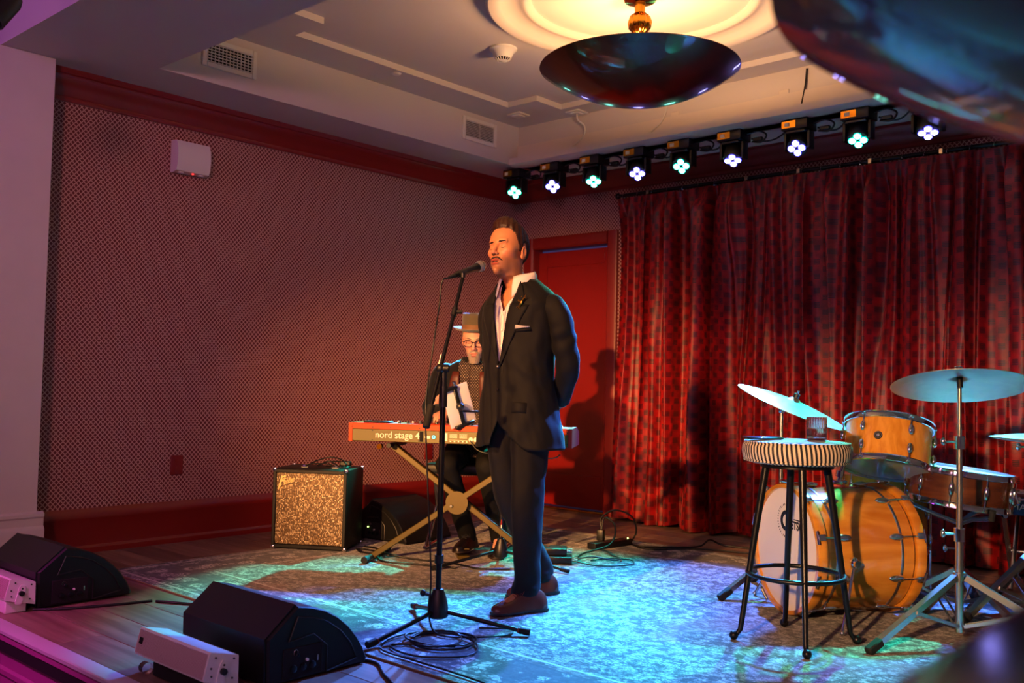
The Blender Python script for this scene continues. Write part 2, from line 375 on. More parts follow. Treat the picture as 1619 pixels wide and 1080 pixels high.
    def build(s, name, mat, parent=None, smooth=38, fix=True, **kw):
        me = s.mesh(name)
        if fix:
            bm = bmesh.new(); bm.from_mesh(me); bmesh.ops.recalc_face_normals(bm, faces=bm.faces); bm.to_mesh(me); bm.free()
        if smooth: me.shade_smooth(); me.set_sharp_from_angle(angle=R(smooth))
        me.materials.append(M[mat] if isinstance(mat, str) else mat)
        o = bpy.data.objects.new(name, me); COL.objects.link(o)
        if parent is not None: o.parent = parent
        for k, v in kw.items(): o[k] = v
        return o
def thing(name, label, cat, loc=(0, 0, 0), rz=0.0, group=None, M4=None):
    o = bpy.data.objects.new(name, None); COL.objects.link(o); o.empty_display_size = 0.1
    if M4 is not None: o.matrix_world = M4
    else: o.location = loc; o.rotation_euler = (0, 0, rz)
    o['label'] = label; o['category'] = cat
    if group: o['group'] = group
    return o
def solo(o, label, cat, group=None):
    o['label'] = label; o['category'] = cat
    if group: o['group'] = group
    return o
def struct(o): o['kind'] = 'structure'; return o
def copy_tree(o, parent=None):
    c = o.copy(); COL.objects.link(c)
    if parent is not None: c.parent = parent
    for ch in list(o.children): copy_tree(ch, c)
    return c
def text(s, size, name, mat, parent, T, extrude=0.0006, shear=0.0, width=None, space=1.0, offset=0.0):
    cu = bpy.data.curves.new(name, 'FONT'); cu.body = s; cu.size = size; cu.extrude = extrude; cu.shear = shear; cu.space_character = space; cu.offset = offset
    tmp = bpy.data.objects.new(name, cu); COL.objects.link(tmp); dg = bpy.context.evaluated_depsgraph_get()
    me = bpy.data.meshes.new_from_object(tmp.evaluated_get(dg)); bpy.data.objects.remove(tmp)
    if width:
        xs = [v.co.x for v in me.vertices]; k = width / (max(xs) - min(xs)); me.transform(Matrix.Diagonal((k, 1, 1, 1)))
    me.transform(T); me.materials.clear(); me.materials.append(M[mat] if isinstance(mat, str) else mat)
    o = bpy.data.objects.new(name, me); COL.objects.link(o); o.parent = parent; return o
def TM(x, y, z, org):
    # matrix from three axis vectors and an origin
    x, y, z, o = V(x), V(y), V(z), V(org); return Matrix(((x.x, y.x, z.x, o.x), (x.y, y.y, z.y, o.y), (x.z, y.z, z.z, o.z), (0, 0, 0, 1)))
def RZ(a): return Matrix.Rotation(a, 4, 'Z')
def TR(x, y, z): return Matrix.Translation((x, y, z))
def bez(p, n=20):
    # smooth curve through points (Catmull-Rom)
    p = [V(q) for q in p]; q = [2 * p[0] - p[1]] + p + [2 * p[-1] - p[-2]]; out = []
    for i in range(1, len(q) - 2):
        for k in range(n):
            t = k / n; a, b, c, d = q[i - 1], q[i], q[i + 1], q[i + 2]
            out.append(0.5 * ((2 * b) + (c - a) * t + (2 * a - 5 * b + 4 * c - d) * t * t + (3 * b - a - 3 * c + d) * t ** 3))
    return out + [p[-1]]
# ================================================ THE SETTING
ZC, ZS = 3.14, 2.82          # tray ceiling and soffit heights
# floor slab with one oak plank per part
fl = MB(); fl.box((2.9, -2.3, -0.06), (6.4, 4.9, 0.08)); floor = struct(fl.build('floor', 'dark', smooth=0))
def plank_mesh(L, w):
    m = MB(); m.box((0, 0, 0), (L - 0.003, w - 0.003, 0.018), 0.0015); me = m.mesh('plank'); me.materials.append(M['plank']); return me
pcache = {}
y = -4.70; row = 0
while y < 0.05:
    x = -0.05 - (row * 0.73) % 1.9
    while x < 6.0:
        a, b = max(x, -0.05), min(x + 1.9, 6.0)
        if b - a > 0.05:
            k = round(b - a, 2)
            if k not in pcache: pcache[k] = plank_mesh(b - a, 0.19)
            o = bpy.data.objects.new('plank', pcache[k]); COL.objects.link(o); o.parent = floor; o.location = ((a + b) / 2, y + 0.095, -0.009)
        x += 1.9
    y += 0.19; row += 1
# audience floor
m = MB(); m.box((3.5, -7.6, -0.50), (12, 5.8, 0.08)); struct(m.build('floor_audience', 'carpet', smooth=0))
# stage front: nosing and moulded fascia
m = MB(); m.prism([(-4.70, 0.0), (-4.76, 0.0), (-4.768, -0.006), (-4.768, -0.018), (-4.76, -0.024), (-4.70, -0.024)], -0.3, 6.2, TM((0, 1, 0), (0, 0, 1), (1, 0, 0), (0, 0, 0)))
struct(m.build('trim_1', 'nosing'))
m = MB(); prof = [(-4.70, -0.024), (-4.757, -0.024), (-4.757, -0.05), (-4.745, -0.06), (-4.735, -0.075), (-4.728, -0.10), (-4.728, -0.17), (-4.738, -0.18), (-4.738, -0.20), (-4.722, -0.215), (-4.722, -0.34), (-4.74, -0.35), (-4.74, -0.46), (-4.70, -0.46)]
m.prism(prof, -0.3, 6.2, TM((0, 1, 0), (0, 0, 1), (1, 0, 0), (0, 0, 0))); struct(m.build('wall_stage_front', 'magpaint'))
# walls
m = MB(); m.box((-0.06, -2.1, 1.45), (0.12, 4.4, 3.1)); struct(m.build('wall_left', 'wallpaper', smooth=0))
m = MB(); m.box((0.055, 0.06, 1.45), (0.33, 0.12, 3.1)); m.box((0.64, 0.06, 2.62), (0.84, 0.12, 0.76)); m.box((3.56, 0.06, 1.45), (5.0, 0.12, 3.1))
struct(m.build('wall_back', 'wallpaper', smooth=0))
m = MB(); m.box((6.1, -2.3, 1.4), (0.12, 5.0, 3.8)); struct(m.build('wall_right', 'plaster', smooth=0))
# pale pier at the left with its skirting, and the wall beyond it
m = MB(); m.box((0.236 - 0.6, -4.60, 1.37), (1.2, 0.92, 2.9), 0.004); m.box((-0.7, -7.4, 1.5), (1.0, 5.0, 4.2)); struct(m.build('wall_pier', 'plaster'))
sk = [(0.0, 0.0), (0.030, 0.0), (0.030, 0.20), (0.024, 0.212), (0.014, 0.222), (0.014, 0.262), (0.022, 0.272), (0.022, 0.288), (0.0, 0.30)]
m = MB(); m.prism(sk, -5.0, -4.14 + 0.03, TM((1, 0, 0), (0, 0, 1), (0, 1, 0), (0.236, 0, 0))); struct(m.build('baseboard_pier', 'plaster'))
# red skirting boards and crown mouldings
sk = [(0.0, 0.0), (0.030, 0.0), (0.030, 0.03), (0.018, 0.045), (0.018, 0.19), (0.024, 0.20), (0.024, 0.225), (0.010, 0.245), (0.0, 0.262)]
m = MB(); m.prism(sk, -4.2, 0.0, TM((1, 0, 0), (0, 0, 1), (0, 1, 0), (0, 0, 0))); struct(m.build('baseboard_left', 'redpaint'))
for n_, a, b in (('baseboard_back', 0.0, 0.22), ('baseboard_right', 1.14, 6.0)):
    m = MB(); m.prism(sk, a, b, TM((0, -1, 0), (0, 0, 1), (1, 0, 0), (0, 0, 0))); struct(m.build(n_, 'redpaint'))
cr = [(0.0, 2.655), (0.018, 2.655), (0.024, 2.665), (0.024, 2.68), (0.034, 2.69), (0.05, 2.715), (0.075, 2.745), (0.105, 2.765), (0.112, 2.785), (0.125, 2.79), (0.13, 2.82), (0.0, 2.82)]
m = MB(); m.prism(cr, -4.2, 0.0, TM((1, 0, 0), (0, 0, 1), (0, 1, 0), (0, 0, 0))); struct(m.build('trim_2', 'redpaint'))
m = MB(); m.prism(cr, 0.0, 6.0, TM((0, -1, 0), (0, 0, 1), (1, 0, 0), (0, 0, 0))); struct(m.build('trim_3', 'redpaint'))
# soffit ring round the raised tray
m = MB()
m.box((0.27, -1.845, 3.02), (0.54, 3.69, 0.40)); m.box((2.13, -0.29, 3.02), (3.18, 0.58, 0.40)); m.box((4.91, -0.29, 3.02), (2.38, 0.58, 0.40))
m.box((2.6, -4.06, 3.02), (6.8, 0.74, 0.40)); m.box((5.6, -2.135, 3.02), (1.0, 3.11, 0.40))
struct(m.build('ceiling_soffit', 'ceilpaint', smooth=0))
# stepped edge board that carries the stage lights
m = MB(); m.prism([(-0.58, 2.98), (-0.60, 2.98), (-0.60, 2.862), (-0.70, 2.862), (-0.70, 2.815), (-0.665, 2.80), (-0.58, 2.80)], 0.545, 3.72, TM((0, 1, 0), (0, 0, 1), (1, 0, 0), (0, 0, 0)))
m.prism([(-0.58, 2.82), (-0.40, 2.82), (-0.38, 2.805), (-0.22, 2.805), (-0.20, 2.795), (-0.14, 2.795), (-0.14, 2.82), (-0.13, 2.83), (-0.58, 2.83)], 0.545, 3.72, TM((0, 1, 0), (0, 0, 1), (1, 0, 0), (0, 0, 0)))
struct(m.build('trim_4', 'plaster'))
# tray ceiling: flat field recessed inside a stepped and notched border
m = MB(); m.box((2.9, -2.14, ZC + 0.09), (6.2, 4.6, 0.10)); 
X0, X1, Y0, Y1, NQ = 0.86, 4.62, -3.28, -0.785, 0.285
m.box(((0.4 + X0) / 2, -2.1, ZC + 0.02), (X0 - 0.4, 3.4, 0.04)); m.box(((X1 + 5.3) / 2, -2.1, ZC + 0.02), (5.3 - X1, 3.4, 0.04))
m.box(((X0 + X1) / 2, (Y1 - 0.5) / 2, ZC + 0.02), (X1 - X0, -0.5 - Y1, 0.04)); m.box(((X0 + X1) / 2, (Y0 - 3.75) / 2, ZC + 0.02), (X1 - X0, Y0 + 3.75, 0.04))
for cx in (X0 + NQ / 2, X1 - NQ / 2):
    for cy in (Y0 + NQ / 2, Y1 - NQ / 2): m.box((cx, cy, ZC + 0.02), (NQ, NQ, 0.04))
ceil = struct(m.build('ceiling', 'ceilpaint', smooth=0))
# round plaster medallion: recess rings
LC = (2.735, -2.06)
m = MB(); m.lathe([(0.60, 3.18), (0.60, 3.163), (0.625, 3.150), (0.645, 3.150), (0.66, 3.160), (0.70, 3.166), (0.745, 3.160), (0.77, 3.140), (0.80, 3.128), (0.835, 3.128), (0.85, 3.140), (0.85, 3.18)], 96, c=(LC[0], LC[1], 0))
m.lathe([(0.0, 3.181), (0.60, 3.181)], 96, c=(LC[0], LC[1], 0))
o = m.build('medallion', 'plaster', ceil)
# high ceiling of the audience side
m = MB(); m.box((3.0, -7.4, 3.72), (10, 6.0, 0.1)); m.box((2.9, -4.44, 3.4), (6.2, 0.04, 0.8)); struct(m.build('ceiling_audience', 'ceilpaint', smooth=0))
# inner back of the stage wall behind the camera side keeps the room closed
m = MB(); m.box((3.0, -10.4, 1.6), (10, 0.1, 4.4)); struct(m.build('wall_audience', 'magpaint', smooth=0))

# door in the back wall
d = bpy.data.objects.new('door_1', None); COL.objects.link(d); struct(d)
def casing(a, b, c, w, horiz=False):
    return None
m = MB(); cp = [(0.0, 0.0), (0.0, -0.028), (0.012, -0.034), (0.085, -0.034), (0.10, -0.020), (0.10, 0.0)]
m.prism([(1.14 - p[0], p[1]) for p in cp], 0.0, 2.325); m.prism([(0.14 + p[0], p[1]) for p in cp], 0.0, 2.325)
m.prism([(2.325 - p[0], p[1]) for p in cp], 0.24, 1.04, TM((0, 0, 1), (0, 1, 0), (1, 0, 0), (0, 0, 0))); m.build('casing', 'redpaint', d)
m = MB(); m.box((1.045, 0.045, 1.115), (0.02, 0.11, 2.23)); m.box((0.235, 0.045, 1.115), (0.02, 0.11, 2.23)); m.box((0.64, 0.045, 2.235), (0.80, 0.11, 0.02)); m.build('jamb', 'redpaint', d)
m = MB(); m.box((0.64, 0.085, 1.115), (0.79, 0.035, 2.18), 0.003)
m.box((0.285, 0.064, 1.115), (0.10, 0.012, 2.18), 0.002); m.box((0.995, 0.064, 1.115), (0.08, 0.012, 2.18), 0.002); m.box((0.645, 0.064, 2.14), (0.619, 0.012, 0.13), 0.002); m.box((0.645, 0.064, 0.16), (0.619, 0.012, 0.27), 0.002)
m.build('door_panel', 'doorred', d)
m = MB(); m.box((1.028, 0.055, 1.05), (0.010, 0.012, 1.98), 0.002); m.build('hinge_strip', 'brass', d)
m = MB(); m.box((0.64, 0.03, 0.009), (0.80, 0.075, 0.018), 0.004); m.build('threshold', 'brass', d)

# ================================================ wall and ceiling fittings
def vent(name, label, xc, zc, yc, w, h, nv, nh):
    t = thing('air_vent', label, 'vent', (0.54, yc, zc), 0, 'air vents in the soffit')
    m = MB()
    for s in (-1, 1): m.box((0.006, s * (w / 2 - 0.014), 0), (0.014, 0.03, h), 0.003); m.box((0.006, 0, s * (h / 2 - 0.014)), (0.014, w - 0.06, 0.03), 0.003)
    m.build('frame', 'white', t)
    m = MB(); m.box((0.002, 0, 0), (0.003, w - 0.05, h - 0.05)); m.build('backing', 'dark', t)
    sm = MB(); sm.box((0, 0, 0), (0.010, w - 0.056, 0.004)); me = sm.mesh('slat'); me.materials.append(M['white'])
    for k in range(nh):
        o = bpy.data.objects.new('slat', me); COL.objects.link(o); o.parent = t; o.location = (0.009, 0, -h / 2 + 0.034 + (h - 0.068) * k / (nh - 1))
    sm = MB(); sm.box((0, 0, 0), (0.007, 0.004, h - 0.056)); me = sm.mesh('slat'); me.materials.append(M['white'])
    for k in range(nv):
        o = bpy.data.objects.new('slat', me); COL.objects.link(o); o.parent = t; o.location = (0.006, -w / 2 + 0.034 + (w - 0.068) * k / (nv - 1), 0)
vent('air_vent', 'white framed air vent with square-mesh grille, above the wall-mounted white box', 0, 2.998, -3.24, 0.37, 0.175, 13, 7)
vent('air_vent', 'white framed air vent with long horizontal slats near the corner of the soffit', 0, 3.01, -1.045, 0.38, 0.18, 3, 10)
# wall box
t = thing('emergency_light', 'white curved box high on the left lattice wall with a red indicator below', 'wall box', (0.0, -3.195, 2.46))
m = MB(); prof = [(0.0, -0.10), (0.03, -0.105), (0.075, -0.095), (0.09, -0.06), (0.094, 0.0), (0.088, 0.06), (0.07, 0.098), (0.0, 0.105)]
m.prism(prof, -0.115, 0.115, TM((1, 0, 0), (0, 0, 1), (0, 1, 0), (0, 0, 0))); m.build('housing', 'white', t, smooth=50)
m = MB(); m.blob((0.055, 0.01, -0.1), 0.006, 8, 6); m.build('indicator', 'led', t)
for s in (-1, 1):
    m = MB(); m.cyl((0.05, s * 0.07, -0.098), (0.05, s * 0.07, -0.106), 0.016, n=12); m.build('lens', 'white', t)
for lab, yc, zc in (('dark red socket plate low on the left wall below the white box', -3.195, 0.49), ('dark red socket plate on the left wall seen below the keyboard', -0.998, 0.49)):
    t = thing('socket_plate', lab, 'socket', (0, yc, zc)); m = MB(); m.box((0.005, 0, 0), (0.01, 0.085, 0.125), 0.003); m.build('plate', 'redplate', t)
    for s in (-1, 1): m = MB(); m.cyl((0.009, 0, s * 0.028), (0.013, 0, s * 0.028), 0.017, n=16); m.build('outlet', 'redplate', t)
# smoke detector
t = thing('smoke_detector', 'round white smoke detector on the ceiling beside the bowl lamp', 'smoke detector', (1.62, -1.955, 3.18))
m = MB(); m.lathe([(0.0, 0.0), (0.088, 0.0), (0.088, -0.012), (0.072, -0.022), (0.058, -0.05), (0.05, -0.066)], 32); m.lathe([(0.034, -0.078), (0.02, -0.084), (0.0, -0.086)], 32); m.build('body', 'white', t)
m = MB(); m.lathe([(0.047, -0.064), (0.032, -0.079)], 32); m.build('vent_ring', 'dark', t)
m = MB()
for k in range(16): a = 2 * pi * k / 16; m.cyl((0.051 * cos(a), 0.051 * sin(a), -0.064), (0.033 * cos(a), 0.033 * sin(a), -0.080), 0.0028, n=5)
m.build('vent_fin', 'white', t)
for lab, x, y in (('small square white plate on the ceiling next to the notch corner', 0.80, -0.88), ('square white ceiling plate with a white cable hanging from it', 1.20, -0.66)):
    t = thing('ceiling_plate', lab, 'ceiling plate', (x, y, ZC)); m = MB(); m.box((0, 0, -0.006), (0.13, 0.13, 0.012), 0.004); m.build('plate', 'white', t); m = MB(); m.box((0, 0, -0.014), (0.07, 0.07, 0.008), 0.002); m.build('cover', 'white', t)
t = thing('ceiling_plate', 'tiny round white cap on the ceiling border above the left vents', 'ceiling cap', (0.80, -2.13, ZC)); m = MB(); m.lathe([(0.0, -0.012), (0.025, -0.01), (0.035, 0.0)], 24); m.build('cap', 'white', t)
def cab(pts, r, mat, label, cat='cable', name='cable', n=8, group=None, seg=14):
    m = MB(); m.tube(bez(pts, seg), r, n); return solo(m.build(name, mat, smooth=60), label, cat, group)
cab([(1.20, -0.66, 3.125), (1.205, -0.655, 3.08), (1.25, -0.63, 3.03), (1.24, -0.62, 2.96), (1.14, -0.612, 2.90), (1.09, -0.61, 2.868)], 0.006, 'wcable', 'white cable hanging from the ceiling plate to the light ledge')
cab([(1.09, -0.62, 2.87), (0.95, -0.635, 2.874), (0.75, -0.63, 2.872), (0.62, -0.64, 2.870)], 0.005, 'wcable', 'white cable lying along the left end of the light ledge')
cab([(1.96, -0.60, 3.125), (1.97, -0.605, 3.05), (1.94, -0.61, 2.96), (1.86, -0.612, 2.90), (1.80, -0.615, 2.87)], 0.006, 'wcable', 'white cable hanging behind the pendant bowl to the ledge')
cab([(3.02, -0.59, 3.12), (3.01, -0.595, 3.0), (2.985, -0.60, 2.87)], 0.006, 'cable', 'black cable running down the fascia near the right end of the ledge')
for lab, x in (('faint blank wall plate on the fascia over the fifth stage light', 2.03), ('faint blank wall plate on the fascia over the eighth stage light', 2.86)):
    t = thing('fascia_plate', lab, 'wall plate', (x, -0.58, 2.955)); m = MB(); m.box((0, -0.004, 0), (0.07, 0.008, 0.115), 0.003); m.build('plate', 'plaster', t); m = MB(); m.box((0, -0.009, 0), (0.03, 0.003, 0.06), 0.001); m.build('outlet', 'plaster', t)

# ================================================ pendant bowl lamps
def bowl_lamp(label, loc, Rr, zr, ztop, watts):
    t = thing('pendant_bowl_lamp', label, 'pendant lamp', (loc[0], loc[1], 0))
    D = 0.185 * Rr / 0.55
    prof = []
    for k in range(25):
        a = k / 24.0; r = Rr * sin(a * pi / 2); prof.append((max(r, 1e-4), zr - D * (1 - (r / Rr) ** 2.15)))
    pin = [(max(r - 0.006, 1e-4), z + 0.006) for r, z in prof]
    m = MB(); m.lathe(prof + [(Rr - 0.001, zr + 0.004)] + pin[::-1], 96); m.build('bowl', 'bronze' if Rr > 0.52 else 'bronze2', t, smooth=60)
    m = MB(); m.lathe([(0.0, ztop), (0.085, ztop), (0.09, ztop - 0.006), (0.085, ztop - 0.012), (0.03, ztop - 0.02), (0.028, ztop - 0.09), (0.032, ztop - 0.10)], 40); m.build('canopy', 'brass', t)
    m = MB(); m.cyl((0, 0, zr - D + 0.01), (0, 0, ztop - 0.05), 0.012, n=20); m.build('stem', 'brass', t)
    zb = ztop - 0.135; m = MB()
    pr = [(0.018, zb + 0.058), (0.03, zb + 0.055), (0.055, zb + 0.035), (0.064, zb + 0.005), (0.058, zb - 0.03), (0.035, zb - 0.055), (0.018, zb - 0.062)]
    rings = [[V((r * (1 + 0.05 * cos(12 * 2 * pi * k / 96)) * cos(2 * pi * k / 96), r * (1 + 0.05 * cos(12 * 2 * pi * k / 96)) * sin(2 * pi * k / 96), z)) for k in range(96)] for r, z in pr]
    m.loft(rings, False); m.build('fluted_knob', 'brass', t, smooth=60)
    l = bpy.data.lights.new('bowl_bulb', 'POINT'); l.color = (1.0, 0.52, 0.22); l.energy = watts; l.shadow_soft_size = 0.06
    o = bpy.data.objects.new('bowl_bulb', l); COL.objects.link(o); o.parent = t; o.location = (0.16, 0.0, zr - D * 0.35)
    l2 = o.copy(); COL.objects.link(l2); l2.location = (-0.16, 0.03, zr - D * 0.35); l2.parent = t
    return t
bowl_lamp('dark bronze bowl pendant lamp on a brass stem over the stage', (LC[0], LC[1]), 0.545, 2.79, 3.18, 38)
bowl_lamp('blurred dark bronze bowl lamp close overhead at the upper right', (5.72, -5.287), 0.50, 1.44, 3.66, 4)

# ================================================ moving-head stage lights
def stage_light(x, y, colr, aim, label, watts, sz):
    L = thing('stage_light', label, 'stage light', (x, y, 2.80), 0, 'moving head lights under the soffit')
    m = MB(); m.box((0, 0, -0.035), (0.180, 0.15, 0.07), 0.008, seg=2); m.box((0, 0, -0.078), (0.13, 0.11, 0.018), 0.004); m.build('base', 'black', L)
    m = MB(); m.box((-0.035, -0.077, -0.035), (0.095, 0.004, 0.046), 0.001); o = m.build('display', 'brass', L, label='small brass coloured control panel')
    m = MB(); m.box((-0.045, -0.0795, -0.036), (0.034, 0.002, 0.024)); m.build('screen', 'offwhite', o)
    for s in (-1, 1):
        m = MB(); m.box((s * 0.080, 0, -0.135), (0.020, 0.075, 0.115), 0.006, seg=2); m.build('yoke_arm', 'black', L)
    dr = (V(aim) - V((x, y, 2.65))).normalized(); z = -dr; xx = V((0, 0, 1)).cross(z).normalized(); yy = z.cross(xx); T = TM(xx, yy, z, (0, 0, -0.150))
    m = MB(); m.lathe([(0.0, 0.085), (0.048, 0.080), (0.060, 0.058), (0.064, 0.0), (0.067, -0.048), (0.062, -0.058), (0.0, -0.058)], 28, T); hd = m.build('head', 'black', L)
    for k in range(4):
        a = k * pi / 2; c = T @ V((0.0335 * cos(a), 0.0335 * sin(a), -0.058)); e = T @ V((0.0335 * cos(a), 0.0335 * sin(a), -0.066))
        m = MB(); m.cyl(c, e, 0.0200, 0.0180, n=20); ln = m.build('lens', colr, hd)
        m = MB(); m.lathe([(0.0198, -0.0585), (0.0198, -0.0630), (0.0245, -0.0615), (0.0245, -0.0585)], 20, T @ TR(0.0335 * cos(a), 0.0335 * sin(a), 0)); m.build('lens_rim', colr + '_rim', ln)  # glowing ring added to imitate the halo around the lens
    l = bpy.data.lights.new('stage_beam', 'SPOT'); l.energy = watts; l.spot_size = R(sz); l.spot_blend = 0.7; l.shadow_soft_size = 0.035
    l.color = (0.01, 0.85, 0.58) if colr == 'aqua' else (0.06, 0.22, 1.0)
    o = bpy.data.objects.new('stage_beam', l); COL.objects.link(o); o.parent = L; o.location = V((0, 0, -0.150)) + dr * 0.095; o.rotation_euler = dr.to_track_quat('-Z', 'Y').to_euler()
    return L
XS = [0.50, 0.90, 1.295, 1.70, 2.08, 2.48, 2.95, 3.345, 3.745, 4.15]
AIMS = [(1.65, -3.35), (2.15, -3.35), (2.3, -2.3), (2.75, -3.0), (3.0, -3.5), (3.0, -2.1), (3.4, -3.6), (3.85, -2.5), (4.2, -1.95), (4.7, -2.2)]
LB = ['first stage light from the room corner, teal lenses lit', 'second stage light from the room corner, violet lenses lit', 'third stage light from the room corner, teal lenses lit', 'fourth stage light from the corner, violet lenses, nearest below the pendant bowl', 'fifth stage light from the corner, teal lenses, where the curtain rod begins below',
      'sixth stage light from the corner, violet lenses lit', 'seventh stage light from the corner, violet lenses lit', 'eighth stage light from the corner, teal lenses with bright brass panel', 'last uncovered stage light at the right end beyond the ledge, violet lenses lit', 'stage light half hidden behind the blurred near bowl lamp, teal lenses']
CC = ['aqua', 'blue', 'aqua', 'blue', 'aqua', 'blue', 'blue', 'aqua', 'blue', 'aqua']
heads = [stage_light(XS[k], -0.55 if k < 8 else -0.50, CC[k], (AIMS[k][0], AIMS[k][1], 0), LB[k], (2100 if k == 0 else 1250) if CC[k] == 'aqua' else (3300 if k == 1 else 2500), (21, 27, 34, 36, 36, 36, 36, 32, 34, 34)[k]) for k in range(10)]
for k in range(8):
    x0, x1 = XS[k] + 0.085, XS[k + 1] - 0.085
    cab([(x0, -0.53, 2.775), (x0 + 0.07, -0.50, 2.795), (x0 + 0.13, -0.50, 2.76), (x0 + 0.10, -0.51, 2.715), (x0 + 0.03, -0.51, 2.725)], 0.006, 'cable', f'looped black power cable beside the {["first","second","third","fourth","fifth","sixth","seventh","eighth"][k]} stage light from the corner', group='light cables')
    cab([(x0 + 0.02, -0.50, 2.75), (x0 + 0.10, -0.49, 2.722), ((x0 + x1) / 2 + 0.04, -0.48, 2.728), (x1, -0.52, 2.765)], 0.006, 'cable', f'black linking cable between the {["first","second","third","fourth","fifth","sixth","seventh","eighth"][k]} stage light and the next one', group='light cables')
    m = MB(); m.box((x0 + 0.07, -0.50, 2.738), (0.07, 0.03, 0.028), 0.006, RZ(0)); solo(m.build('plug', 'black'), f'black cable plug at the right of the {["first","second","third","fourth","fifth","sixth","seventh","eighth"][k]} stage light from the corner', 'plug', 'light cable plugs')

# ================================================ curtain and rod
t = thing('curtain_rod', 'dark metal curtain rod with rings below the red crown moulding', 'curtain rod', (0, -0.12, 2.575))
m = MB(); m.cyl((1.22, 0, 0), (5.95, 0, 0), 0.014, n=14); m.blob((1.21, 0, 0), 0.024, 12, 8); m.build('rod', 'steelbk', t)
rg = MB(); pts = [V((0.001 * sin(a * 3), 0.021 * cos(a), 0.021 * sin(a))) for a in [2 * pi * k / 16 for k in range(17)]]; rg.tube(pts, 0.0028, 6); rme = rg.mesh('ring'); rme.materials.append(M['chrome'])
for k in range(34):
    o = bpy.data.objects.new('ring', rme); COL.objects.link(o); o.parent = t; o.location = (1.27 + 0.137 * k, 0, -0.008)
bk = MB(); bk.box((0, 0.06, 0), (0.02, 0.12, 0.02), 0.003); bk.box((0, 0.0, -0.002), (0.026, 0.04, 0.04), 0.004); bme = bk.mesh('bracket'); bme.materials.append(M['satin'])
for x in (1.5, 2.35, 2.75, 3.25, 3.7, 4.6, 5.6):
    o = bpy.data.objects.new('bracket', bme); COL.objects.link(o); o.parent = t; o.location = (x, 0, 0)
def curtain():
    NX, NZ = 1800, 30; x0, x1 = 1.235, 5.95; vs = []; uv = []
    for j in range(NZ + 1):
        v = j / NZ; z = 2.545 - v * 2.525; row = []
        for i in range(NX + 1):
            s = i / NX; x = x0 + s * (x1 - x0)
            top = max(0.0, 1 - v / 0.07)
            ph = s * 34 * 2 * pi
            n1 = noise.noise((s * 26, v * 0.9, 0.3)); n2 = noise.noise((s * 60, v * 1.2, 5.1)); n3 = noise.noise((s * 9, v * 0.7, 9.1))
            A = 0.084 * (1 - 0.5 * top) * (0.8 + 0.8 * n3)
            big = sin(s * 17.5 * 2 * pi + 3.6 * n1 + 0.5 * v); big = big * abs(big) ** -0.35 if big else 0
            y = -0.165 + A * big * (0.4 + 0.6 * (1 - top)) + 0.026 * (1 - top) * sin(s * 34 * 2 * pi + 4 * n2) + 0.010 * top * abs(sin(ph / 2)) - 0.05 * v * v * (0.5 + n3)
            x += 0.028 * sin(s * 15.5 * 4 * pi + 5 * n1) * (1 - top) * 0.6
            if s < 0.10: x += (0.10 - s) / 0.10 * (0.05 * sin(v * pi * 0.62 + 0.2) * (1 if v < 0.5 else 1) - 0.10 * max(0, v - 0.12))
            z2 = z + (0.012 * sin(s * 60) if v == 1 else 0)
            row.append(V((x, y, z2)))
        vs.append(row)
    me = bpy.data.meshes.new('curtain'); n = NX + 1
    me.from_pydata([tuple(p) for r in vs for p in r], [], [[j * n + i, (j + 1) * n + i, (j + 1) * n + i + 1, j * n + i + 1] for j in range(NZ) for i in range(NX)])
    us = []
    mid = vs[NZ // 2]; acc = 0; us.append(0)
    for i in range(NX): acc += (mid[i + 1] - mid[i]).length; us.append(acc)
    uvl = me.uv_layers.new(name='UVMap'); dat = np.zeros(len(me.loops) * 2, 'f'); vi = np.zeros(len(me.loops), 'i'); me.loops.foreach_get('vertex_index', vi)
    dat[0::2] = np.array(us)[vi % n]; dat[1::2] = (1 - (vi // n) / NZ) * 2.525; uvl.data.foreach_set('uv', dat)
    me.shade_smooth(); me.materials.append(M['curtain']); o = bpy.data.objects.new('curtain', me); COL.objects.link(o)
    return solo(o, 'floor-length red curtain with dark block pattern and deep folds along the back wall', 'curtain')
curtain()

# ================================================ rug
m = MB(); m.box((0, 0, 0.004), (4.40, 3.04, 0.008), 0.002)
rug = m.build('rug', 'rug', smooth=0); rug.location = (2.83, -2.41, 0.0005); solo(rug, 'large worn grey-blue oriental rug covering the stage floor', 'rug')
m = MB(); m.tube([(-2.2, -1.52, 0.004), (2.2, -1.52, 0.004)], 0.0045, 6); m.tube([(-2.2, 1.52, 0.004), (2.2, 1.52, 0.004)], 0.0045, 6); m.tube([(-2.2, -1.52, 0.004), (-2.2, 1.52, 0.004)], 0.0045, 6)
m.build('binding', 'rugedge', rug)
# ================================================ STAGE EQUIPMENT
def rr(pts): return [V(p) for p in pts]
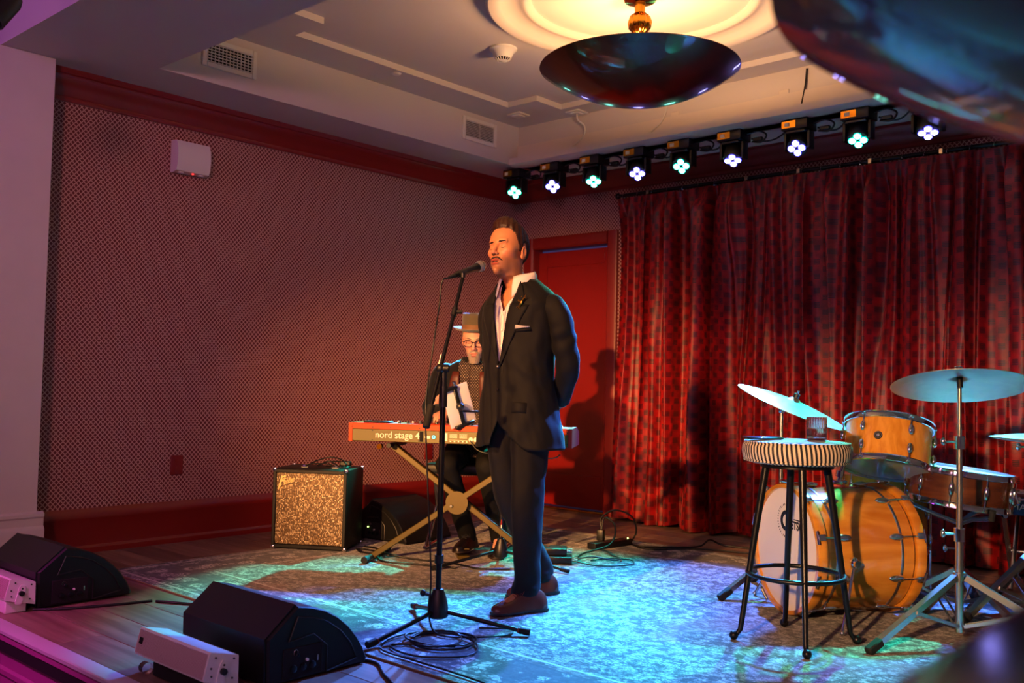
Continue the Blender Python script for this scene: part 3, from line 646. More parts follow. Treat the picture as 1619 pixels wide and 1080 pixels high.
# ---------------- floor wedge monitors
def wedge(label, loc, rz, Lx, led=False):
    t = thing('wedge_monitor', label, 'floor speaker', (loc[0], loc[1], loc[2] if len(loc) > 2 else 0.0), rz, 'black wedge monitors')
    curve = [(-0.10, 0.262), (-0.04, 0.250), (0.02, 0.230), (0.08, 0.196), (0.13, 0.155), (0.17, 0.110), (0.20, 0.065), (0.22, 0.022), (0.215, 0.008)]
    prof = [(-0.215, 0.006), (-0.22, 0.165)] + curve
    X = TM((0, 1, 0), (0, 0, 1), (1, 0, 0), (0, 0, 0))
    m = MB(); n = len(prof)
    def ins(d): 
        c = V((-0.02, 0.12)); return [((V(p) - c) * (1 - d)) + c for p in prof]
    rings = []
    for x, k in ((-Lx, 0.04), (-Lx + 0.008, 0.0), (-0.008, 0.0), (0, 0.04)):
        rings.append([V((x, p[0], p[1])) for p in ins(k)])
    m.loft(rings); m.build('cabinet', 'blackm', t, smooth=30)
    # perforated grille on the upright and the sloping front
    m = MB(); g = [(-0.224, 0.012), (-0.226, 0.166), (-0.104, 0.267), (-0.10, 0.262), (-0.219, 0.163), (-0.217, 0.012)]
    m.prism(g, -Lx + 0.012, -0.012, X); m.build('grille', 'black', t, smooth=20)
    # raised mouldings on both ends
    for sx in (0.0, -Lx):
        e = 0.004 if sx == 0 else -0.004
        def rib(pts, nm='end_moulding'):
            m = MB(); m.tube([(sx + e * 0.4, p[0], p[1]) for p in pts], 0.0032, 6); m.build(nm, 'black', t)
        rib([(-0.10, 0.225), (-0.03, 0.212), (0.03, 0.188), (0.09, 0.145), (0.135, 0.095), (0.165, 0.035), (0.03, 0.012), (0.03, 0.105), (-0.03, 0.155), (-0.135, 0.145), (-0.10, 0.225)])
    # recessed connector bay
    m = MB(); m.box((0.001, -0.075, 0.068), (0.006, 0.165, 0.105), 0.002); bay = m.build('connector_bay', 'dark', t)
    for k, (yy, zz, r) in enumerate(((-0.115, 0.05, 0.013), (-0.075, 0.05, 0.013), (-0.035, 0.05, 0.013), (-0.10, 0.095, 0.008))):
        m = MB(); m.lathe([(r, 0), (r, 0.006), (r * 0.7, 0.008), (0.0, 0.008)], 16, TM((0, 1, 0), (0, 0, 1), (1, 0, 0), (0.003, yy, zz))); m.build('socket', 'steelbk', bay)
    m = MB(); m.cyl((0.003, -0.06, 0.072), (0.012, -0.06, 0.072), 0.005, n=10); m.build('gain_knob', 'white', bay)
    m = MB(); m.box((0.004, -0.012, 0.07), (0.003, 0.006, 0.02)); m.build('switch', 'satin', bay)
    # ring emblem printed in the bay
    m = MB(); m.tube([(0.0045, -0.105 + 0.009 * cos(a), 0.102 + 0.011 * sin(a)) for a in [2 * pi * k / 16 for k in range(17)]], 0.0007, 5); m.build('emblem', 'satin', bay)
    if led: m = MB(); m.blob((0.006, -0.12, 0.085), 0.005, 8, 6); m.build('indicator', 'ledg', t)
    for yy in (-0.17, 0.16):
        for xx in (-0.06, -Lx + 0.06): m = MB(); m.cyl((xx, yy, 0.0), (xx, yy, 0.008), 0.014, n=10); m.build('rubber_foot', 'rubber', t)
    return t
wedge('black wedge monitor at the front edge of the stage, in front of the rug', (2.89, -4.215, 0.0), 0.0, 0.56)
wedge('black wedge monitor at the far left beside the pale pier', (1.25, -4.315, 0.0), 0.0, 0.56)
wedge('black wedge monitor between the sparkling amplifier and the keyboard stand, green indicator', (0.885, -2.225, 0.009), R(-86), 0.44, True)

# ---------------- small white line speakers on the stage edge
def line_speaker(label, x0, x1, y, base, wheels):
    L = x1 - x0; t = thing('line_speaker', label, 'speaker', (x0, y, 0.0), 0, 'white line speakers on the stage lip')
    tilt = Matrix.Translation((0, 0, 0.05)) @ Matrix.Rotation(R(-14), 4, 'X')
    prof = [(-0.055, 0.0), (-0.06, 0.008), (-0.06, 0.088), (-0.055, 0.095), (0.05, 0.095), (0.075, 0.0)]
    m = MB(); m.prism(prof, 0, L, tilt @ TM((0, 1, 0), (0, 0, 1), (1, 0, 0), (0, 0, 0))); m.build('cabinet', 'whitem', t)
    m = MB()
    for k in range(22): m.box((L / 2, -0.062, 0.009 + k * 0.0037), (L - 0.016, 0.004, 0.0019), T=tilt)
    g = m.build('slotted_grille', 'slot', t, smooth=0); g['kind'] = 'stuff'
    m = MB(); m.box((0.035, -0.0655, 0.052), (0.022, 0.002, 0.022), 0.0, T=tilt); m.build('badge', 'ink', t)
    m = MB(); m.prism([(-0.012, -0.02), (0.012, -0.02), (0.014, 0.0), (0.014, 0.05), (0.008, 0.062), (-0.008, 0.062), (-0.014, 0.05), (-0.014, 0.0)], 0, 0.005, tilt @ TM((0, 1, 0), (0, 0, 1), (1, 0, 0), (L, 0.0, 0.012))); br = m.build('bracket', 'whitem', t)
    m = MB(); m.cyl((L + 0.004, 0.0, 0.04), (L + 0.018, 0.0, 0.04), 0.011, n=16, T=tilt); m.cyl((L + 0.003, 0.0, 0.06), (L + 0.006, 0.0, 0.06), 0.004, n=8, T=tilt); m.build('bracket_knob', 'black', br)
    for yy, zz in ((-0.035, 0.08), (0.035, 0.082), (-0.043, 0.045), (-0.035, 0.02), (0.045, 0.02)):
        m = MB(); m.cyl((L, yy, zz), (L + 0.002, yy, zz), 0.0035, n=10, T=tilt); m.build('screw', 'ink', t)
    if base: m = MB(); m.box((L * 0.5, 0.0, 0.028), (L * 0.9, 0.09, 0.056), 0.004); m.build('base_block', 'whitem', t)
    else: m = MB(); m.box((L * 0.55, 0.01, 0.028), (L * 0.7, 0.09, 0.05), 0.004); m.build('base_block', 'dark', t)
    if wheels:
        for xx in (0.03, L - 0.05): m = MB(); m.cyl((xx, -0.035, 0.02), (xx + 0.03, -0.035, 0.02), 0.02, n=16); m.build('clear_foot', 'glass', t)
line_speaker('small white line speaker with a pink-lit slotted grille in front of the near wedge monitor', 2.395, 2.862, -4.60, False, True)
line_speaker('small white line speaker cut by the left frame edge, standing on a white block', 0.80, 1.262, -4.62, True, False)

# ---------------- bass amplifier
t = thing('bass_amplifier', 'black amplifier cabinet with sparkling gold-lit grille cloth near the left wall', 'amplifier', (0.644, -2.903, 0.0105), atan2(0.258, 0.398))
AW, AD, AH = 0.474, 0.33, 0.49
m = MB(); m.box((AW / 2, AD / 2 + 0.012, AH / 2 + 0.008), (AW, AD - 0.024, AH - 0.01), 0.008, seg=2)
for s in (0, 1): m.box((0.011 + s * (AW - 0.022), 0.012, AH / 2 + 0.008), (0.022, 0.03, AH - 0.01), 0.004); m.box((AW / 2, 0.012, 0.02 + s * (AH - 0.032)), (AW, 0.03, 0.024), 0.004)
m.build('cabinet', 'blackm', t)
m = MB(); m.box((AW / 2, 0.010, AH / 2 + 0.008), (AW - 0.042, 0.01, AH - 0.05), 0.002); m.build('grille_cloth', 'grille', t, smooth=0)
for x in (0.008, AW - 0.008):
    for z in (0.012, AH - 0.002):
        for yy in (0.006, AD - 0.008): m = MB(); m.box((x, yy, z), (0.026, 0.022, 0.024), 0.006, seg=2); m.build('corner_cap', 'chrome', t)
for x in (0.16, 0.36): m = MB(); m.box((x, 0.12, AH + 0.006), (0.05, 0.028, 0.014), 0.004); m.cyl((x - 0.012, 0.12, AH + 0.012), (x + 0.012, 0.12, AH + 0.012), 0.007, n=10); m.build('handle_clamp', 'chrome', t)
m = MB(); m.tube(bez([(0.16, 0.12, AH + 0.012), (0.21, 0.12, AH + 0.028), (0.31, 0.12, AH + 0.028), (0.36, 0.12, AH + 0.012)], 6), 0.008, 8, flat=0.5); m.build('carry_strap', 'rubber', t)
text('F', 0.085, 'script_logo', 'goldpaint', t, TM((0.966, 0, 0.26), (-0.26, 0, 0.966), (0, -1, 0), (0.034, 0.001, AH - 0.112)), 0.0012, 0.5, offset=0.001)
text('ender', 0.046, 'script_logo', 'goldpaint', t, TM((0.966, 0, 0.26), (-0.26, 0, 0.966), (0, -1, 0), (0.070, 0.001, AH - 0.094)), 0.0012, 0.5, width=0.075, offset=0.0008)
m = MB(); m.tube(bez([(0.035, 0.002, AH - 0.128), (0.045, 0.002, AH - 0.085), (0.065, 0.002, AH - 0.062), (0.085, 0.002, AH - 0.058)], 6), 0.0028, 6); m.tube(bez([(0.03, 0.002, AH - 0.122), (0.05, 0.002, AH - 0.118), (0.062, 0.002, AH - 0.112)], 6), 0.0018, 6); m.build('logo_flourish', 'goldpaint', t)
Ma = TM((0.839, 0.544, 0), (-0.544, 0.839, 0), (0, 0, 1), (0.644, -2.903, 0))
for k, (lab, pts) in enumerate((('black cable arched highest over the amplifier top', [(0.17, 0.10, 0.512), (0.22, 0.17, 0.545), (0.30, 0.20, 0.565), (0.38, 0.18, 0.55), (0.43, 0.15, 0.512)]),
    ('black cable curled flat at the back of the amplifier top', [(0.20, 0.22, 0.508), (0.26, 0.26, 0.53), (0.36, 0.24, 0.535), (0.42, 0.20, 0.515), (0.36, 0.16, 0.51), (0.27, 0.19, 0.51)]),
    ('black cable sagging between the amplifier handle clamps', [(0.25, 0.10, 0.515), (0.30, 0.14, 0.545), (0.35, 0.13, 0.53), (0.40, 0.10, 0.513), (0.44, 0.16, 0.51)]))):
    cab([Ma @ V(p) for p in pts], 0.0045, 'cable', lab, group='cables on the amplifier')
m = MB(); m.box((0.40, 0.19, 0.53), (0.07, 0.035, 0.03), 0.006, T=Ma); solo(m.build('cable_adapter', 'black'), 'small black power adapter among the cables on the amplifier', 'adapter')

# ---------------- keyboard and stand
KA = V((1.225, -2.787, 0)); krz = atan2(0.522, 0.853)
t = thing('stage_keyboard', 'orange-red stage keyboard seen from its lettered back panel', 'keyboard', (KA.x, KA.y, 0.70), krz)
KL, KD, KH = 1.318, 0.335, 0.108
m = MB(); X = TM((0, 1, 0), (0, 0, 1), (1, 0, 0), (0, 0, 0))
m.prism([(0.0, 0.075), (0.0, KH - 0.004), (0.004, KH), (0.215, KH), (0.222, 0.085), (KD, 0.07), (KD, 0.0), (0.02, 0.0), (0.012, 0.006), (0.012, 0.075)], 0.022, KL - 0.022, X); m.build('body', 'orange', t)
m = MB(); m.box((KL / 2, 0.005, 0.038), (KL - 0.046, 0.012, 0.07), 0.002); m.build('back_panel', 'olive', t)
for x in (0.011, KL - 0.011): m = MB(); m.prism([(-0.002, 0.0), (-0.002, KH), (0.225, KH + 0.002), (KD + 0.003, 0.078), (KD + 0.003, 0.0)], x - 0.011, x + 0.011, X); m.build('end_cheek', 'orange' if x < 0.5 else 'cheek', t)
wk = MB(); wk.box((0, 0, 0), (0.0225, 0.115, 0.016), 0.002); wme = wk.mesh('white_key'); wme.materials.append(M['keyw'])
for k in range(52):
    o = bpy.data.objects.new('white_key', wme); COL.objects.link(o); o.parent = t; o.location = (0.045 + 0.0236 * k, 0.277, 0.086)
bk = MB(); bk.box((0, 0, 0), (0.011, 0.07, 0.014), 0.003); bme = bk.mesh('black_key'); bme.materials.append(M['blackgl'])
for k in range(51):
    if k % 7 in (2, 6): continue
    o = bpy.data.objects.new('black_key', bme); COL.objects.link(o); o.parent = t; o.location = (0.045 + 0.0236 * (k + 0.5), 0.256, 0.099)
kn = MB(); kn.lathe([(0.0, 0.016), (0.008, 0.016), (0.0095, 0.0), (0.0, 0.0)], 14); kme = kn.mesh('knob'); kme.materials.append(M['black'])
fd = MB(); fd.box((0, 0, 0.007), (0.010, 0.016, 0.014), 0.002); fme = fd.mesh('fader'); fme.materials.append(M['white'])
for k in range(34):
    x = 0.16 + k * 0.033 + (0.01 if k % 5 == 0 else 0)
    o = bpy.data.objects.new('knob' if k % 3 else 'fader', kme if k % 3 else fme); COL.objects.link(o); o.parent = t; o.location = (x, 0.05 + 0.03 * (k % 4), KH - 0.001)
text('nord stage 4', 0.056, 'model_lettering', 'offwhite', t, TM((1, 0, 0), (0, 0, 1), (0, -1, 0), (0.162, -0.0015, 0.024)), 0.0004, width=0.265, offset=0.0002)
for x, z in ((0.02, 0.085), (0.145, 0.085), (0.145, 0.066), (0.145, 0.012), (0.255, 0.085), (0.43, 0.085), (0.425, 0.066), (0.425, 0.012), (0.81, 0.085), (1.05, 0.085), (1.29, 0.085), (1.29, 0.02)):
    m = MB(); y0 = 0.0 if z > 0.075 else -0.001; m.cyl((x, y0, z), (x, y0 - 0.002, z), 0.004, n=10); m.build('screw', 'ink', t)
m = MB(); m.box((0.442, -0.002, 0.038), (0.022, 0.004, 0.06), 0.001); m.build('power_socket', 'dark', t)
m = MB(); m.box((0.465, -0.0015, 0.036), (0.006, 0.002, 0.010)); m.box((0.484, -0.0015, 0.036), (0.020, 0.002, 0.016)); m.build('power_switch', 'offwhite', t)
m = MB(); m.cyl((0.516, -0.001, 0.038), (0.516, -0.005, 0.038), 0.013, n=18); o = m.build('usb_socket', 'ink', t); m = MB(); m.tube([(0.516 + 0.008 * cos(a), -0.006, 0.038 + 0.008 * sin(a)) for a in [2 * pi * k / 14 for k in range(15)]], 0.002, 5); m.build('lit_ring', 'ledw', o)
m = MB(); m.box((0.585, -0.0015, 0.040), (0.022, 0.0015, 0.046)); m.build('certification_label', 'offwhite', t)
m = MB()
for k in range(4):
    m.box((0.632, -0.0015, 0.056 - k * 0.0062), (0.045, 0.001, 0.0022)); m.box((0.690, -0.0015, 0.056 - k * 0.0062), (0.045, 0.001, 0.0022))
m.box((0.66, -0.0015, 0.024), (0.11, 0.001, 0.0015)); 
for k in range(5): m.box((0.615 + k * 0.024, -0.0015, 0.016), (0.008, 0.001, 0.006))
m.build('fine_print', 'offwhite', t, kind='stuff')
for x in (0.735, 0.765, 0.82, 0.87, 0.93, 0.99, 1.08, 1.16, 1.24):
    m = MB(); m.lathe([(0.013, 0.0), (0.013, 0.004), (0.006, 0.005), (0.0, 0.002)], 18, TM((1, 0, 0), (0, 0, 1), (0, -1, 0), (x, -0.001, 0.03))); m.build('jack_socket', 'offwhite', t)
def KW(x, y, z): return KA + V((0.853 * x - 0.522 * y, 0.522 * x + 0.853 * y, z))
m = MB(); m.box((0, 0, 0.006), (0.16, 0.08, 0.010), 0.004); o = m.build('phone_case', 'black'); o.location = KW(0.16, 0.06, 0.8085); o.rotation_euler = (0, 0, krz); solo(o, 'black handset lying on the left end of the keyboard', 'phone')
m = MB(); m.box((0.01, 0, 0.0125), (0.09, 0.05, 0.002)); m.build('screen', 'blackgl', o)
t = thing('keyboard_stand', 'olive-grey X-shaped keyboard stand with a round centre hub', 'keyboard stand', (KA.x, KA.y, 0.0105), krz)
def bar(a, b, w, h, nm, mat='standgrey', par=None):
    a, b = V(a), V(b); d = (b - a).normalized(); y = V((0, 1, 0)); z = d.cross(y).normalized(); m = MB(); L = (b - a).length
    m.box((L / 2, 0, 0), (L, w, h), 0.004, T=TM(d, y, z, a)); return m.build(nm, mat, par or t)
for yy in (0.035,): 
    bar((0.15, yy, 0.02), (1.10, yy, 0.665), 0.028, 0.034, 'cross_bar'); bar((0.25, yy + 0.036, 0.665), (1.15, yy + 0.036, 0.02), 0.028, 0.034, 'cross_bar')
    bar((0.25, yy + 0.066, 0.665), (1.15, yy + 0.066, 0.02), 0.020, 0.034, 'cross_bar', 'blackgl')
m = MB(); m.lathe([(0.0, 0.0), (0.062, 0.0), (0.066, 0.004), (0.066, 0.014), (0.0, 0.014)], 36, TM((1, 0, 0), (0, 0, 1), (0, -1, 0), (0.655, 0.034, 0.353))); m.build('hub_plate', 'standgrey', t)
m = MB(); m.lathe([(0.0, 0.008), (0.007, 0.008), (0.009, 0.0), (0.0, 0.0)], 12, TM((1, 0, 0), (0, 0, 1), (0, -1, 0), (0.625, 0.014, 0.335))); m.build('hub_bolt', 'satin', t)
for x in (0.15, 1.15):
    m = MB(); m.cyl((x, -0.09, 0.02), (x, 0.33, 0.02), 0.016, n=14); ft = m.build('foot_bar', 'steelbk', t)
    for yy in (-0.10, 0.30): m = MB(); m.cyl((x, yy, 0.02), (x, yy + 0.05, 0.02), 0.0195, n=14); m.build('rubber_cap', 'rubber', ft)
for x in (0.25, 1.10):
    m = MB(); m.cyl((x, -0.02, 0.671), (x, 0.32, 0.671), 0.014, n=14); sp = m.build('support_arm', 'steelbk', t)
    m = MB(); m.cyl((x - 0.05, -0.035, 0.665), (x - 0.05, -0.005, 0.665), 0.016, n=16); m.build('arm_end_knob', 'brass', sp)
cab([KW(0.73, -0.004, 0.725), KW(0.80, -0.02, 0.665), KW(1.0, -0.03, 0.645), KW(1.2, 0.0, 0.64), KW(1.25, 0.02, 0.66)], 0.004, 'cable', 'thin dark cable sagging under the keyboard back panel')

# ---------------- tablet on a tripod holder
t = thing('tablet_stand', 'black tripod tablet stand with a clamp arm beside the singer', 'tablet stand', (1.94, -2.225, 0.0105))
B = V((1.94, -2.225, 0.0105))
def l(p): return V(p) - B
m = MB(); m.cyl((0, 0, 0.10), (0, 0, 0.55), 0.013, n=14); m.cyl((0, 0, 0.53), (0, 0, 0.88), 0.009, n=12); m.build('pole', 'steelbk', t)
m = MB(); m.lathe([(0.0, 0.15), (0.02, 0.148), (0.034, 0.11), (0.042, 0.07), (0.036, 0.045), (0.0, 0.04)], 24); m.build('hub', 'black', t)
m = MB(); m.cyl((0, 0, 0.50), (0, 0, 0.56), 0.02, n=14); m.build('clutch', 'black', t)
for k in range(3):
    a = R(-108 + 120 * k); m = MB(); m.cyl((0.03 * cos(a), 0.03 * sin(a), 0.08), (0.42 * cos(a), 0.42 * sin(a), 0.014), 0.0085, n=10); lg = m.build('leg', 'steelbk', t)
    m = MB(); m.cyl((0.39 * cos(a), 0.39 * sin(a), 0.019), (0.44 * cos(a), 0.44 * sin(a), 0.012), 0.012, n=10); m.build('rubber_foot', 'rubber', lg)
m = MB(); m.box((0.012, -0.012, 0.20), (0.008, 0.004, 0.07)); m.build('red_white_sticker', 'white', t)
m = MB(); m.box((0.012, -0.0125, 0.245), (0.009, 0.004, 0.03)); m.build('red_sticker', 'redpaint', t)
P1 = V((1.885, -2.335, 0.895)); P2 = V((1.80, -2.44, 0.892))
m = MB(); m.cyl(l((1.94, -2.225, 0.885)), l(P2), 0.006, n=10); arm = m.build('clamp_arm', 'steelbk', t)
m = MB(); m.cyl(l((1.905, -2.30, 0.875)), l((1.905, -2.30, 0.945)), 0.006, n=10); m.lathe([(0.0, 0.012), (0.014, 0.012), (0.016, 0.0), (0.0, 0.0)], 14, Matrix.Translation(l((1.905, -2.30, 0.94)))); m.build('clamp_screw', 'satin', arm)
# tablet frame axes: width along u, height along w (leaning), normal toward camera side
tw = (V((-0.186, -0.167, 0)) + V((0, 0, 0.93)) + V((0.167, -0.186, 0))).normalized(); tu2 = V((0.31, 0.93, 0)).normalized(); tu2 = (tu2 - tw * tu2.dot(tw)).normalized(); tn = tu2.cross(tw).normalized()
Tt = TM(tu2, tw, tn, (1.800, -2.455, 0.925))
tb = thing('tablet', 'silver-backed tablet held upright on a black clamp above the keyboard', 'tablet', M4=Tt)
m = MB(); m.box((0, 0, 0), (0.165, 0.235, 0.008), 0.003, seg=2); m.build('back_shell', 'tablet', tb)
m = MB(); m.box((0, 0, -0.0045), (0.155, 0.225, 0.001)); m.build('screen', 'blackgl', tb)
Bi = Tt
def holder(nm, c, s, mat='steelbk', bev=0.003):
    m = MB(); m.box(c, s, bev, T=Matrix.Translation(-B) @ Tt); return m.build(nm, mat, t)
holder('holder_spine', (-0.005, 0, 0.014), (0.022, 0.22, 0.014)); holder('holder_top_jaw', (-0.03, 0.112, 0.010), (0.085, 0.02, 0.026)); holder('holder_bottom_jaw', (0.0, -0.118, 0.010), (0.12, 0.02, 0.03))
for x in (-0.065, 0.005): m = MB(); m.cyl((x, 0.122, 0.0), (x, 0.142, 0.0), 0.011, n=12, T=Matrix.Translation(-B) @ Tt); m.build('holder_hook', 'satin', t)
m = MB(); m.blob((-0.008, 0.0, 0.032), 0.024, 16, 10, T=Matrix.Translation(-B) @ Tt); m.build('ball_joint', 'black', t)
# ---------------- keyboard bench with chrome legs
t = thing('keyboard_bench', 'black padded bench with chrome legs behind the keyboard', 'bench', (1.40, -1.93, 0.0105), krz)
m = MB(); m.box((0, 0, 0.50), (0.52, 0.32, 0.07), 0.02, seg=3); m.build('seat', 'leather' if False else 'black', t)
for s in (-1, 1):
    m = MB(); m.cyl((s * 0.20, -0.15, 0.46), (s * 0.24, 0.17, 0.012), 0.012, n=12); m.build('leg', 'chrome', t)
    m = MB(); m.cyl((s * 0.20, 0.15, 0.46), (s * 0.24, -0.17, 0.012), 0.012, n=12); m.build('leg', 'chrome', t)
    m = MB(); m.cyl((s * 0.24, -0.20, 0.014), (s * 0.24, 0.20, 0.014), 0.013, n=12); m.build('foot_bar', 'chrome', t)
t = thing('sustain_pedal', 'small yellowish metal foot pedal under the keyboard', 'pedal', (1.60, -2.20, 0.0105), krz + R(-70))
m = MB(); m.prism([(-0.05, 0.0), (0.10, 0.0), (0.10, 0.018), (-0.05, 0.012)], -0.035, 0.035, TM((1, 0, 0), (0, 0, 1), (0, -1, 0), (0, 0, 0))); m.build('base', 'standgrey', t)
m = MB(); m.prism([(0.08, -0.035), (0.02, -0.02), (-0.03, -0.016), (-0.03, 0.016), (0.02, 0.02), (0.08, 0.035)], 0.035, 0.042, Matrix.Rotation(R(-12), 4, 'Y')); m.build('tread', 'standgrey', t)
m = MB(); m.box((-0.045, 0, 0.02), (0.014, 0.05, 0.03), 0.003); m.build('hinge', 'standgrey', t)

# ---------------- DI boxes, power strip
for lab, x, y, z, s in (('teal-lit flat box of two, resting on top of the other by the singer', 2.085, -1.915, 0.054, 0.15), ('teal-lit box on the rug under the upper box behind the singer', 2.12, -1.925, 0.0105, 0.17)):
    t = thing('signal_box', lab, 'signal box', (x, y, z), R(38), 'signal boxes on the rug')
    m = MB(); m.box((0, 0, 0.021), (s, 0.12, 0.042), 0.005, seg=2); m.build('housing', 'steelbk', t)
    for k in (-1, 1):
        m = MB(); m.cyl((s / 2, k * 0.03, 0.022), (s / 2 + 0.03, k * 0.03, 0.022), 0.009, n=12); m.build('plug', 'chrome', t)
        m = MB(); m.cyl((k * 0.035, 0.0, 0.042), (k * 0.035, 0.0, 0.047), 0.008, n=12); m.build('knob', 'ledw' if False else 'chrome', t)
t = thing('power_strip', 'black power strip at the back edge of the rug', 'power strip', (2.005, -1.245, 0.0105), R(84))
m = MB(); m.box((0, 0, 0.022), (0.36, 0.075, 0.042), 0.008, seg=2); m.build('housing', 'black', t)
for k in range(5): m = MB(); m.cyl((-0.13 + 0.06 * k, 0, 0.043), (-0.13 + 0.06 * k, 0, 0.0445), 0.017, n=16); m.build('outlet', 'dark', t)
m = MB(); m.blob((0.15, -0.02, 0.045), 0.005, 8, 6); m.build('indicator', 'ledg', t)
t = thing('power_plug', 'black plug adapter standing upright in the power strip', 'plug', (1.97, -1.30, 0.055), R(20)); m = MB(); m.box((0, 0, 0.035), (0.045, 0.05, 0.07), 0.006, seg=2); m.build('body', 'black', t); m = MB(); m.cyl((0, 0, 0.068), (0, 0, 0.09), 0.008, 0.005, n=10); m.build('strain_relief', 'black', t)
cab([(1.97, -1.30, 0.13), (1.96, -1.28, 0.20), (2.01, -1.20, 0.245), (2.07, -1.10, 0.20), (2.08, -1.06, 0.10), (2.04, -1.08, 0.022), (2.02, -1.14, 0.018)], 0.006, 'cable', 'black cable looping high behind the power strip')
cab([(1.985, -1.31, 0.13), (1.99, -1.29, 0.20), (2.08, -1.30, 0.16), (2.12, -1.40, 0.06), (2.06, -1.60, 0.018), (2.13, -1.75, 0.018), (2.20, -1.83, 0.03)], 0.006, 'cable', 'pale-lit cable arching from the plug down to the signal boxes')
cab([(2.20, -1.86, 0.032), (2.28, -1.80, 0.05), (2.36, -1.70, 0.03), (2.33, -1.58, 0.02), (2.22, -1.52, 0.018), (2.10, -1.42, 0.018), (2.0, -1.42, 0.02)], 0.0045, 'cable', 'thin cable curving on the rug in front of the power strip')
cab([(2.22, -1.90, 0.03), (2.34, -1.86, 0.018), (2.44, -1.78, 0.018), (2.47, -1.66, 0.018), (2.38, -1.56, 0.018), (2.27, -1.62, 0.018), (2.24, -1.76, 0.018)], 0.0045, 'cable', 'small cable loop lying to the right of the signal boxes')
cab([(2.02, -1.05, 0.016), (2.15, -1.10, 0.016), (2.30, -0.95, 0.014), (2.40, -0.80, 0.016), (2.42, -0.70, 0.05), (2.48, -0.62, 0.014), (2.7, -0.55, 0.006), (3.1, -0.45, 0.006), (3.5, -0.5, 0.006)], 0.006, 'cable', 'black cable running along the floor before the curtain, upper strand')
cab([(2.04, -1.06, 0.014), (2.22, -1.13, 0.014), (2.45, -0.88, 0.014), (2.70, -0.74, 0.006), (2.95, -0.66, 0.006), (3.25, -0.52, 0.006), (3.6, -0.45, 0.006)], 0.005, 'cable', 'black cable running along the floor before the curtain, lower strand')

# ---------------- cables on floor near amplifier
for k, (lab, pts) in enumerate((('blue-lit cable lying from the amplifier to the stand foot, nearest the viewer', [(1.02, -2.52, 0.015), (1.10, -2.50, 0.015), (1.22, -2.52, 0.015), (1.32, -2.62, 0.015), (1.45, -2.68, 0.015), (1.62, -2.60, 0.015), (1.85, -2.50, 0.015)]),
    ('blue-lit cable curling behind the amplifier corner', [(0.98, -2.44, 0.015), (1.08, -2.44, 0.018), (1.20, -2.46, 0.015), (1.24, -2.54, 0.015), (1.12, -2.58, 0.015), (1.02, -2.54, 0.02)]),
    ('thin cable crossing the rug beneath the keyboard', [(1.20, -2.49, 0.02), (1.35, -2.56, 0.03), (1.5, -2.50, 0.015), (1.75, -2.42, 0.015), (1.95, -2.42, 0.015), (2.08, -2.30, 0.015)]))):
    cab(pts, 0.0055, 'cable', lab, group='floor cables by the amplifier')

# ---------------- microphone stand
t = thing('microphone_stand', 'tall black boom microphone stand on a tripod in front of the singer', 'microphone stand', (2.75, -3.50, 0.0105)); B = V((2.75, -3.50, 0.0105))
m = MB(); m.cyl((0, 0, 0.08), (0, 0, 0.98), 0.0125, n=16); m.cyl((0, 0, 0.95), (0, 0, 1.09), 0.009, n=14); m.build('pole', 'steelbk', t)
m = MB(); m.cyl((0, 0, 0.28), (0, 0, 0.315), 0.019, n=16); m.build('collar', 'black', t)
m = MB(); m.lathe([(0.0, 0.175), (0.022, 0.172), (0.034, 0.14), (0.043, 0.10), (0.045, 0.06), (0.034, 0.052), (0.0, 0.05)], 28); m.build('hub', 'black', t)
m = MB(); m.cyl((-0.02, -0.02, 0.145), (-0.05, -0.035, 0.15), 0.007, n=10); m.blob((-0.055, -0.037, 0.152), 0.014, 10, 8); m.build('hub_knob', 'black', t)
m = MB(); m.cyl((0, 0, 0.94), (0, 0, 1.03), 0.018, n=16); m.cyl((0, 0, 1.02), (0, 0, 1.09), 0.014, n=16); m.build('height_clutch', 'black', t)
for a in (-87.4, 32.6, 152.6):
    a = R(a); c, s_ = cos(a), sin(a); m = MB(); m.cyl((0.03 * c, 0.03 * s_, 0.08), (0.375 * c, 0.375 * s_, 0.016), 0.0095, n=12); lg = m.build('leg', 'steelbk', t)
    m = MB(); m.cyl((0.35 * c, 0.35 * s_, 0.021), (0.395 * c, 0.395 * s_, 0.015), 0.0145, n=12); m.build('rubber_foot', 'rubber', lg)
    m = MB(); m.cyl((0.343 * c, 0.343 * s_, 0.0215), (0.350 * c, 0.350 * s_, 0.021), 0.0135, n=12); m.build('red_band', 'redpaint', lg)
PV = V((2.745, -3.515, 1.115)); TOPB = V((2.674, -3.322, 1.527)); dB = (TOPB - PV).normalized(); BOT = PV - dB * 0.185
m = MB(); m.blob(PV - B, 0.021, 16, 10); m.cyl(PV - B, PV - B + V((0.03, 0.02, 0)), 0.016, n=12); m.build('boom_clutch', 'black', t)
m = MB(); m.cyl(BOT - B, TOPB - B, 0.0085, n=14); bm_ = m.build('boom', 'steelbk', t)
m = MB(); m.cyl(BOT - dB * 0.09 - B, BOT + dB * 0.01 - B, 0.016, n=18); m.build('counterweight', 'rubber', bm_)
m = MB(); m.cyl(TOPB - dB * 0.20 - B, TOPB - dB * 0.16 - B, 0.013, n=14); m.cyl(TOPB - dB * 0.18 - B, TOPB - dB * 0.18 - B + V((0.03, 0.02, 0)), 0.008, n=8); m.build('boom_collar', 'black', bm_)
m = MB(); m.box((0, 0, 0), (0.005, 0.016, 0.075), 0.001, T=Matrix.Translation(PV + dB * 0.03 - V((0.004, 0.008, 0)) - B) @ dB.to_track_quat('Z', 'Y').to_matrix().to_4x4() @ TR(-0.0, 0.0, 0)); m.build('white_sticker', 'offwhite', bm_)
MT = V((2.666, -3.364, 1.533)); MBALL = V((2.620, -3.154, 1.600)); dm = (MBALL - MT).normalized()
